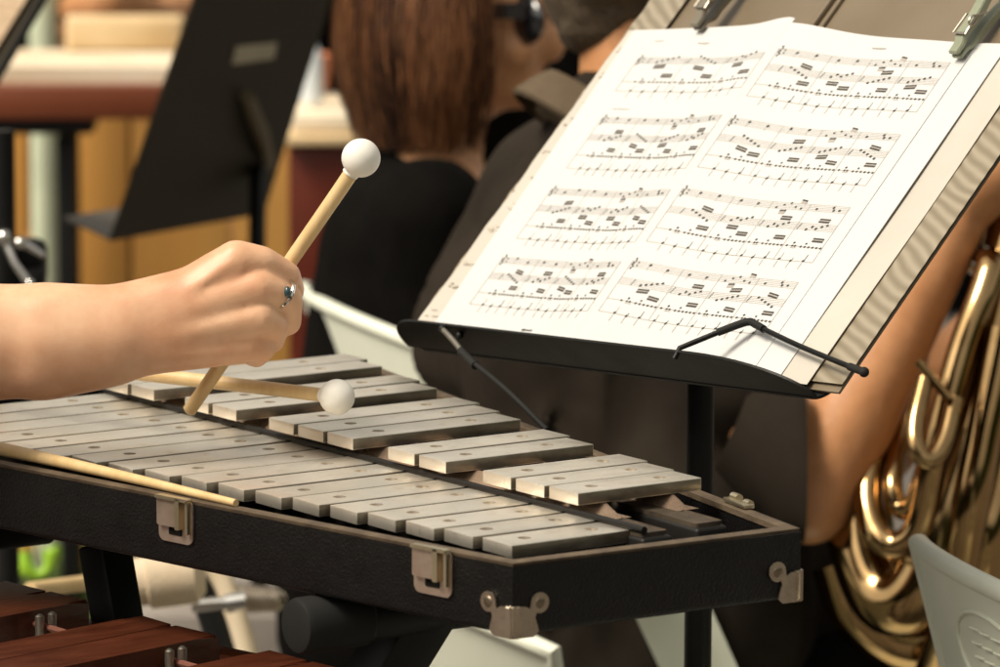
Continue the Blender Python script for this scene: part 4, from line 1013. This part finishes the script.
bm = bmesh.new(); pbot = at(258,330,5.45); tube(bm, [onp(246,165)+nb*.016, at(257,240,5.45), V((pbot.x,pbot.y,.12))], .010, 14); obj('pole', bm, M_standblk, bs)
for k in range(3):
    a = R_(20+120*k); uu = V((math.cos(a), math.sin(a), 0)); bm = bmesh.new(); tube(bm, [V((pbot.x,pbot.y,.14)), V((pbot.x,pbot.y,.01))+uu*.27], .009, 10); obj('leg', bm, M_standblk, bs)
s2 = empty('music_stand', V((*at(-60,200,4.9).xy, 0)), 'black music stand with creased sheet cut off by the upper left corner', 'music stand')
a1, a2, a3, a4 = at(66,-40,5.0), at(-60,-60,5.2), at(-130,60,5.2), at(-6,84,5.0)
bm = bmesh.new(); quadplate(bm, a2, a1, a4, a3, .004); obj('desk', bm, M_olive, s2)
bm = bmesh.new(); tube(bm, [a1, a4], .0045, 8); obj('desk_edge', bm, M_standblk, s2)
bm = bmesh.new(); pb = at(-70,300,5.1); tube(bm, [(a2+a4)/2, V((pb.x,pb.y,.1))], .01, 12); obj('pole', bm, M_standblk, s2)
for k in range(3):
    a = R_(20+120*k); uu = V((math.cos(a), math.sin(a), 0)); bm = bmesh.new(); tube(bm, [V((pb.x,pb.y,.12)), V((pb.x,pb.y,.01))+uu*.27], .009, 10); obj('leg', bm, M_standblk, s2)
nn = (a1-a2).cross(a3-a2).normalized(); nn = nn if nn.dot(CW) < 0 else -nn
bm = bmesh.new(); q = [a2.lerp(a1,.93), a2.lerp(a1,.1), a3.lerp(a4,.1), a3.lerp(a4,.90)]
hexa(bm, [p+nn*.005 for p in q]+[p+nn*.006 for p in q]); tag(obj('sheet', bm, mat('tan_sheet', (.30,.20,.12), .7, 0, scale=40, col2=(.50,.37,.24), stretch=(1,1,8))), 'creased tan sheet on the stand in the upper left corner', 'sheet music')  # tan sheet with fine banding in its colour

# ------------------------------------------------------------------ background furniture on the left
def slab(p_l, p_r, h, depth, mt, name, parent=None, bev=.004):
    "board whose front upper edge runs between two points; height h, depth away from camera"
    bm = bmesh.new(); d = p_r-p_l; c_ = (p_l+p_r)/2 + HF*(depth/2) - UP*(h/2); box(bm, c_, d, HF*depth, UP*h, bev); return obj(name, bm, mt, parent)
tb = empty('wooden_table', V((*at(60,140,6.9).xy, 0)), 'wooden table with red brown front board and black leg at far left', 'table')
slab(at(-60,86,6.7), at(166,86,6.7), .048, .03, M_redwood, 'front_board', tb)
slab(at(-60,86,6.745)+UP*.002, at(166,86,6.745)+UP*.002, .03, .34, M_redwood, 'table_top', tb)
slab(at(-60,119,6.72), at(92,119,6.72), .022, .10, M_blackmetal, 'rail', tb)
for px in (66, -50):
    p = at(px,135,6.78); bm = bmesh.new(); q = V((p.x,p.y,0)); box(bm, (p+q)/2, HR*.026, HF*.03, UP*(p.z), .003); obj('leg', bm, M_blackmetal, tb)
    q2 = q+HF*.28-HR*.02; bm = bmesh.new(); box(bm, q2+UP*(p.z/2), HR*.026, HF*.03, UP*p.z, .003); obj('leg', bm, M_blackmetal, tb)
bm = bmesh.new(); c0 = at(90,84,6.8); rnd = random.Random(4)
for k in range(9):
    c_ = at(92+rnd.uniform(-4,4), 84, 6.91)+UP*(.0022+.0042*k); box(bm, c_, (HR*.246+UP*0), HF*.28, UP*.0040, 0)
tag(obj('paper_stack', bm, M_cream, smooth=False), 'thick stack of cream paper lying on the wooden table', 'paper stack')
bm = bmesh.new(); q0 = at(72,58,7.0); box(bm, at(126,34,7.05), HR*.175, UP*.052+HF*.02, HF*.06-UP*.01, .006); box(bm, at(126,34,7.02)+UP*.0, HR*.165, UP*.044, HF*.03, .004)
tag(obj('card_box', bm, M_tan), 'tan cardboard box file resting on the cream paper stack', 'box file')
bm = bmesh.new(); P = [at(46,40,7.3), at(46,0,7.3)]
# pale pole
pp = at(45,100,7.26); bm = bmesh.new(); tube(bm, [V((pp.x,pp.y,0)), V((pp.x,pp.y,2.3))], .023, 20); tag(obj('tent_pole', bm, M_pole), 'pale green painted tent pole behind the wooden table', 'pole')
# ochre wooden panel
pn = empty('plywood_screen', V((*at(130,250,7.36).xy, 0)), 'ochre plywood screen standing behind the background music stand', 'screen')
pl_, pr_ = at(-70,120,7.36), at(330,120,7.36)
for k in range(4):
    a_ = pl_.lerp(pr_, k/4+.004); b_ = pl_.lerp(pr_, k/4+.246); a_ = V((a_.x,a_.y,0)); b_ = V((b_.x,b_.y,0))
    bm = bmesh.new(); box(bm, (a_+b_)/2+UP*.42, b_-a_, HF*.02, UP*.70, .004); obj('board', bm, M_ochre, pn)
bm = bmesh.new(); box(bm, (V((pl_.x,pl_.y,0))+V((pr_.x,pr_.y,0)))/2+UP*.05+HF*.01, pr_-pl_, HF*.06, UP*.06, .004); obj('plinth', bm, M_ochre, pn)
# red-brown cabinet with things on it
cb = empty('cabinet', V((*at(310,300,6.5).xy, 0)), 'dark red lacquered cabinet with wooden top behind the woman', 'cabinet')
ca, cb_ = at(288,142,6.5), at(360,142,6.5); h_ = ca.z
bm = bmesh.new(); box(bm, (ca+cb_)/2+HF*.2-UP*(h_/2-.02), cb_-ca, HF*.4, UP*(h_-.05), .006); obj('carcass', bm, M_darkred, cb)
bm = bmesh.new(); box(bm, (ca+cb_)/2+HF*.2+UP*.004, (cb_-ca)*1.1, HF*.44, UP*.014, .003); obj('top', bm, M_tan, cb)
bm = bmesh.new(); box(bm, (ca+cb_)/2+HF*.15+UP*.025, (cb_-ca)*.9, HF*.30, UP*.028, .006); tag(obj('folded_cloth', bm, M_cream), 'folded cream cloth on top of the red cabinet', 'cloth')
def bottle(px, py, D, r, h, mt, label):
    p = at(px, py, D); bm = bmesh.new(); rg_ = [(0,.8),(.02,1),(.55,1),(.7,.75),(.82,.35),(.93,.33),(.95,.4),(1,.4)]
    loft(bm, [ring(p+UP*(h*a), HR, HF, r*q, n=16) for a, q in rg_]); tag(obj('bottle', bm, mt), label, 'bottle')
bottle(312,103,6.58,.016,.105,M_bottle,'small clear plastic bottle on the folded cream cloth')
bm = bmesh.new(); p = at(314,90,6.75); loft(bm, [ring(p+UP*a, HR, HF, r, n=18) for a, r in ((0,.020),(.05,.026),(.052,.024),(.02,.018))]); tag(obj('cup', bm, M_orange), 'orange plastic cup beside the bottle on the red cabinet', 'cup')
# person in black at the table
bp = empty('person', V((*at(120,0,7.9).xy, 0)), 'person in black sitting at the wooden table with bare forearms resting', 'person')
def bq(px, py, D): return at(px, py, D)
b0 = V((*at(150,0,7.85).xy, 0)); bpel = b0+UP*.5; bch = b0+UP*1.05; bneck = b0+UP*1.3; bhd = b0+UP*1.46-HF*.03
foreA, foreB = at(140,24,7.3), at(75,16,7.25)
caps = [(bneck-UP*.05, .055, bhd-UP*.06, .05), (bch+HR*.16, .05, b0+HR*.22+UP*.93-HF*.1, .045), (b0+HR*.22+UP*.93-HF*.1, .045, at(150,24,7.35), .036), (at(150,24,7.35), .042, at(105,2,7.22), .044), (at(105,2,7.22), .040, at(70,10,7.25), .030),
  (bch, .10, bpel, .11), (bch-HR*.16, .05, b0-HR*.22+UP*.93-HF*.1, .045), (b0-HR*.22+UP*.93-HF*.1, .045, at(60,30,7.5), .035), (bpel+HR*.1, .08, bpel+HR*.12-HF*.4, .06), (bpel-HR*.1, .08, bpel-HR*.12-HF*.4, .06), (bpel+HR*.12-HF*.4, .05, b0+HR*.12-HF*.4+UP*.06, .04), (bpel-HR*.12-HF*.4, .05, b0-HR*.12-HF*.4+UP*.06, .04)]
link('body', body_mesh(caps, .012, 4, [(bhd, Matrix.Diagonal((.08,.09,.115,1))), (bhd-HF*.09-UP*.02, .017)]), M_skin_tan, bp)
cloth('black_shirt', [(bch+HR*.16, .085, bch-HR*.16, .085), (bch, .15, bpel, .15), (bch+HR*.10, .12, bpel+HR*.07, .13), (bch-HR*.10, .12, bpel-HR*.07, .13), (bch+HR*.16, .065, b0+HR*.22+UP*.93-HF*.1, .06), (bch-HR*.16, .065, b0-HR*.22+UP*.93-HF*.1, .06)], M_black, bp, .016)
cloth('hair', [(bhd+HF*.02+UP*.03, .1, bhd+HF*.03, .1)], M_hair, bp, .012)
# black drape behind everything, stands in for dark-clothed people and things
bm = bmesh.new(); n_ = 160; c0 = CP+HF*10.2; c0.z = 0; pv = []
for i in range(n_+1):
    x = -3.2+6.4*i/n_; y = .05*math.sin(x*13)+.03*math.sin(x*29+1)
    pv.append(c0+HR*x+HF*y)
rows = []
for sgn, off in ((0,0),(1,.012)):
    rows.append(([bm.verts.new(p+HF*off+UP*.01) for p in pv], [bm.verts.new(p+HF*off+UP*2.0) for p in pv]))
for i in range(n_):
    for sgn in (0,1): bm.faces.new((rows[sgn][0][i], rows[sgn][0][i+1], rows[sgn][1][i+1], rows[sgn][1][i]))
    bm.faces.new((rows[0][1][i], rows[0][1][i+1], rows[1][1][i+1], rows[1][1][i])); bm.faces.new((rows[0][0][i], rows[1][0][i], rows[1][0][i+1], rows[0][0][i+1]))
tag(obj('stand_in_drape', bm, M_drape), 'long black pleated drape standing in for dark clothed people and things at the back', 'drape')

# drum hardware at the left edge
dh = empty('cymbal_stand', V((*at(5,290,4.5).xy, 0)), 'chrome and black cymbal stand fittings at the left edge above the arm', 'cymbal stand')
hp0 = at(4,235,4.5)
bm = bmesh.new(); tube(bm, [V((hp0.x,hp0.y,0.02)), V((hp0.x,hp0.y,hp0.z+.1))], .011, 14); obj('pole', bm, M_blackmetal, dh)
bm = bmesh.new(); tube(bm, [at(3,236,4.47), at(14,262,4.46), at(28,282,4.46)], [.004,.0035,.004], 12); ball(bm, at(4,237,4.46), .007, 14, 10); ball(bm, at(30,284,4.46), .005, 12, 8); obj('wing_screw', bm, M_chrome, dh)
bm = bmesh.new(); tube(bm, [at(18,240,4.5), at(34,250,4.5), at(44,256,4.5)], [.005,.004,.003], 12); ball(bm, at(20,243,4.49), .006); obj('tilter_rod', bm, M_chrome, dh)
bm = bmesh.new(); box(bm, at(20,262,4.54), HR*.05, HF*.04, UP*.045, .01); box(bm, at(2,180,4.55), HR*.012, HF*.02, UP*.075, .004); box(bm, at(30,278,4.52), HR*.03, HF*.03, UP*.02, .006); obj('clamp', bm, M_blackmetal, dh)
for k in range(3):
    a = R_(100+120*k); uu = V((math.cos(a), math.sin(a), 0)); bm = bmesh.new(); tube(bm, [V((hp0.x,hp0.y,.35)), V((hp0.x,hp0.y,.012))+uu*.3], .008, 10); obj('leg', bm, M_chrome, dh)

# ------------------------------------------------------------------ xylophone at the lower left
ZX = -.10
p0, p1, p2 = onz(91,599.5,ZX), onz(175,624,ZX), onz(0,644,ZX)
dirL = (onz(0,643,ZX)-onz(143,614.5,ZX)).normalized()      # along a bar, away from its visible end
dirW = (onz(91,599.5,ZX)-onz(51,590.5,ZX)).normalized()
xy = empty('xylophone', V((*(onz(-200,660,ZX).xy), 0)), 'dark rosewood xylophone with cord strung bars standing below the glockenspiel', 'xylophone')
ends = [(-38,571.5,2,581), (6,580,50,590.5), (51,590.5,91,599.5), (143,614.5,175,624), (176.2,624.3,219.5,634.5), (270,649,311,660), (313,660.5,360,672)]
BX = .022
for i, (xa, ya, xb, yb) in enumerate(ends):
    A_, B_ = onz(xa, ya, ZX), onz(xb, yb, ZX); w = B_-A_
    L_ = .34; bm = bmesh.new()
    rings = []
    for f in (0,.06,.22,.35,.5,.65,.78,.94,1.0):
        hh = BX - (.008 if .3 < f < .7 else 0); o_ = dirL*(L_*f)
        rings.append([A_+o_-UP*hh, B_+o_-UP*hh, B_+o_, A_+o_])
    loft(bm, rings)
    es = [e for e in bm.edges if (e.verts[0].co-e.verts[1].co).length > .012 and not abs((e.verts[0].co-e.verts[1].co).normalized().dot(UP)) > .9] 
    bmesh.ops.bevel(bm, geom=[e for e in bm.edges if any(len(f.verts) > 4 or True for f in e.link_faces) and all((v.co-A_).dot(dirL) < .001 or (v.co.z > A_.z-.0005) for v in e.verts)], offset=.0022, segments=3, affect='EDGES')
    obj('wooden_bar', bm, M_rose, xy, True, 35)
def post(px, py):
    q = onz(px, py, ZX); bm = bmesh.new()
    for k in (-1, 1):
        c_ = q + dirL*(.0055*k); tube(bm, [c_-UP*.022, c_-UP*.001, c_+UP*.0005], [.0031,.0031,.0012], 10)
    obj('post', bm, M_steel, xy); return q
q1 = post(46, 613.5); q2 = post(176, 648); q0_ = post(-40, 592)
bm = bmesh.new(); tube(bm, spline([q0_-UP*.010, q1-UP*.009, q1.lerp(q2,.5)-UP*.011, q2-UP*.009, q2+(q2-q1)*.7-UP*.010], 6), .0022, 8); obj('cord', bm, M_cord, xy)
bm = bmesh.new(); r0, r1 = onz(-120,592,ZX-.034), onz(380,698,ZX-.034); box(bm, (r0+r1)/2, r1-r0, dirL*.02, UP*.02, .002); obj('frame_rail', bm, M_redwood, xy)
r2, r3 = r0+dirL*.24, r1+dirL*.24; bm = bmesh.new(); box(bm, (r2+r3)/2, r3-r2, dirL*.02, UP*.02, .002); obj('frame_rail', bm, M_redwood, xy)
for p in (r0, r2, r3):
    bm = bmesh.new(); e = p+(r1-r0)*(.05 if p is not r3 else -.05); box(bm, V((e.x,e.y,(e.z-.01)/2)), (.025,0,0), (0,.025,0), (0,0,e.z-.01), .003); obj('leg', bm, M_blackmetal, xy)

# ------------------------------------------------------------------ odds and ends under the glockenspiel
bm = bmesh.new()
a_ = [at(22,552,5.4), at(26,568,5.4), at(36,575,5.4), at(47,570,5.4), at(52,555,5.4), at(50,548,5.4)]
tube(bm, spline(a_, 6), [.0075+.0025*math.sin(i*.3) for i in range(31)], 12); tag(obj('strap', bm, M_lime), 'bright lime green strap hanging behind the xylophone bars', 'strap')
bd_ = empty('bass_drum_beater', at(60,582,4.0), 'large drum beater with tan wooden handle and beige felt head under the glockenspiel', 'beater')
bm = bmesh.new(); tube(bm, [at(30,590,3.95), at(110,580,4.05)], .007, 12); obj('handle', bm, M_rattan, bd_)
bm = bmesh.new(); loft(bm, [ring(at(x,y,4.05+.0*i), *frame(at(200,575,4.05)-at(110,583,4.05)), r, n=20) for i, (x,y,r) in enumerate(((100,587,.012),(106,586,.020),(148,581,.021),(150,580,.025),(196,573,.026),(204,572,.018)))]); obj('felt_head', bm, M_cloth, bd_)
dr = empty('floor_drum', V((*at(205,640,4.3).xy, 0)), 'drum with cream curved hoop and chrome lug under the glockenspiel case', 'drum')
bm = bmesh.new(); P = spline([at(196,552,4.2), at(219,575,4.2), at(236,615,4.2), at(252,675,4.2), at(260,740,4.2)], 8); tube(bm, P, .0095, 14); obj('hoop', bm, M_cream, dr)
bm = bmesh.new(); P2 = [p-HR*.022+HF*.01 for p in P]; tube(bm, P2, .014, 12); obj('shell', bm, M_blackmetal, dr)
bm = bmesh.new(); tube(bm, [at(192,606,4.15), at(240,602,4.15)], .006, 12); tube(bm, [at(226,604,4.15), at(246,601,4.15)], .0085, 12); obj('lug', bm, M_chrome, dr)
bm = bmesh.new(); tube(bm, [at(236,598,4.3), at(276,600,4.3)], [.014,.011], 14); ball(bm, at(276,600,4.3), .010); tag(obj('microphone', bm, M_nickel), 'small metal microphone pointing at the drum under the case', 'microphone')
bx = at(225,606,5.4); bm = bmesh.new(); box(bm, V((bx.x,bx.y,bx.z-.14))+HF*.1, HR*.20, HF*.3, UP*.28, .01); tag(obj('grey_case', bm, mat('grey_case_fabric', (.22,.19,.165), .8, 0, col2=(.27,.24,.21))), 'grey instrument case standing on the ground behind the drum', 'case')
p = onz(315,600,-GZ); grass_patch(p.x, p.y, .45, 1500, 'patch of green grass seen under the glockenspiel beside the grey case')
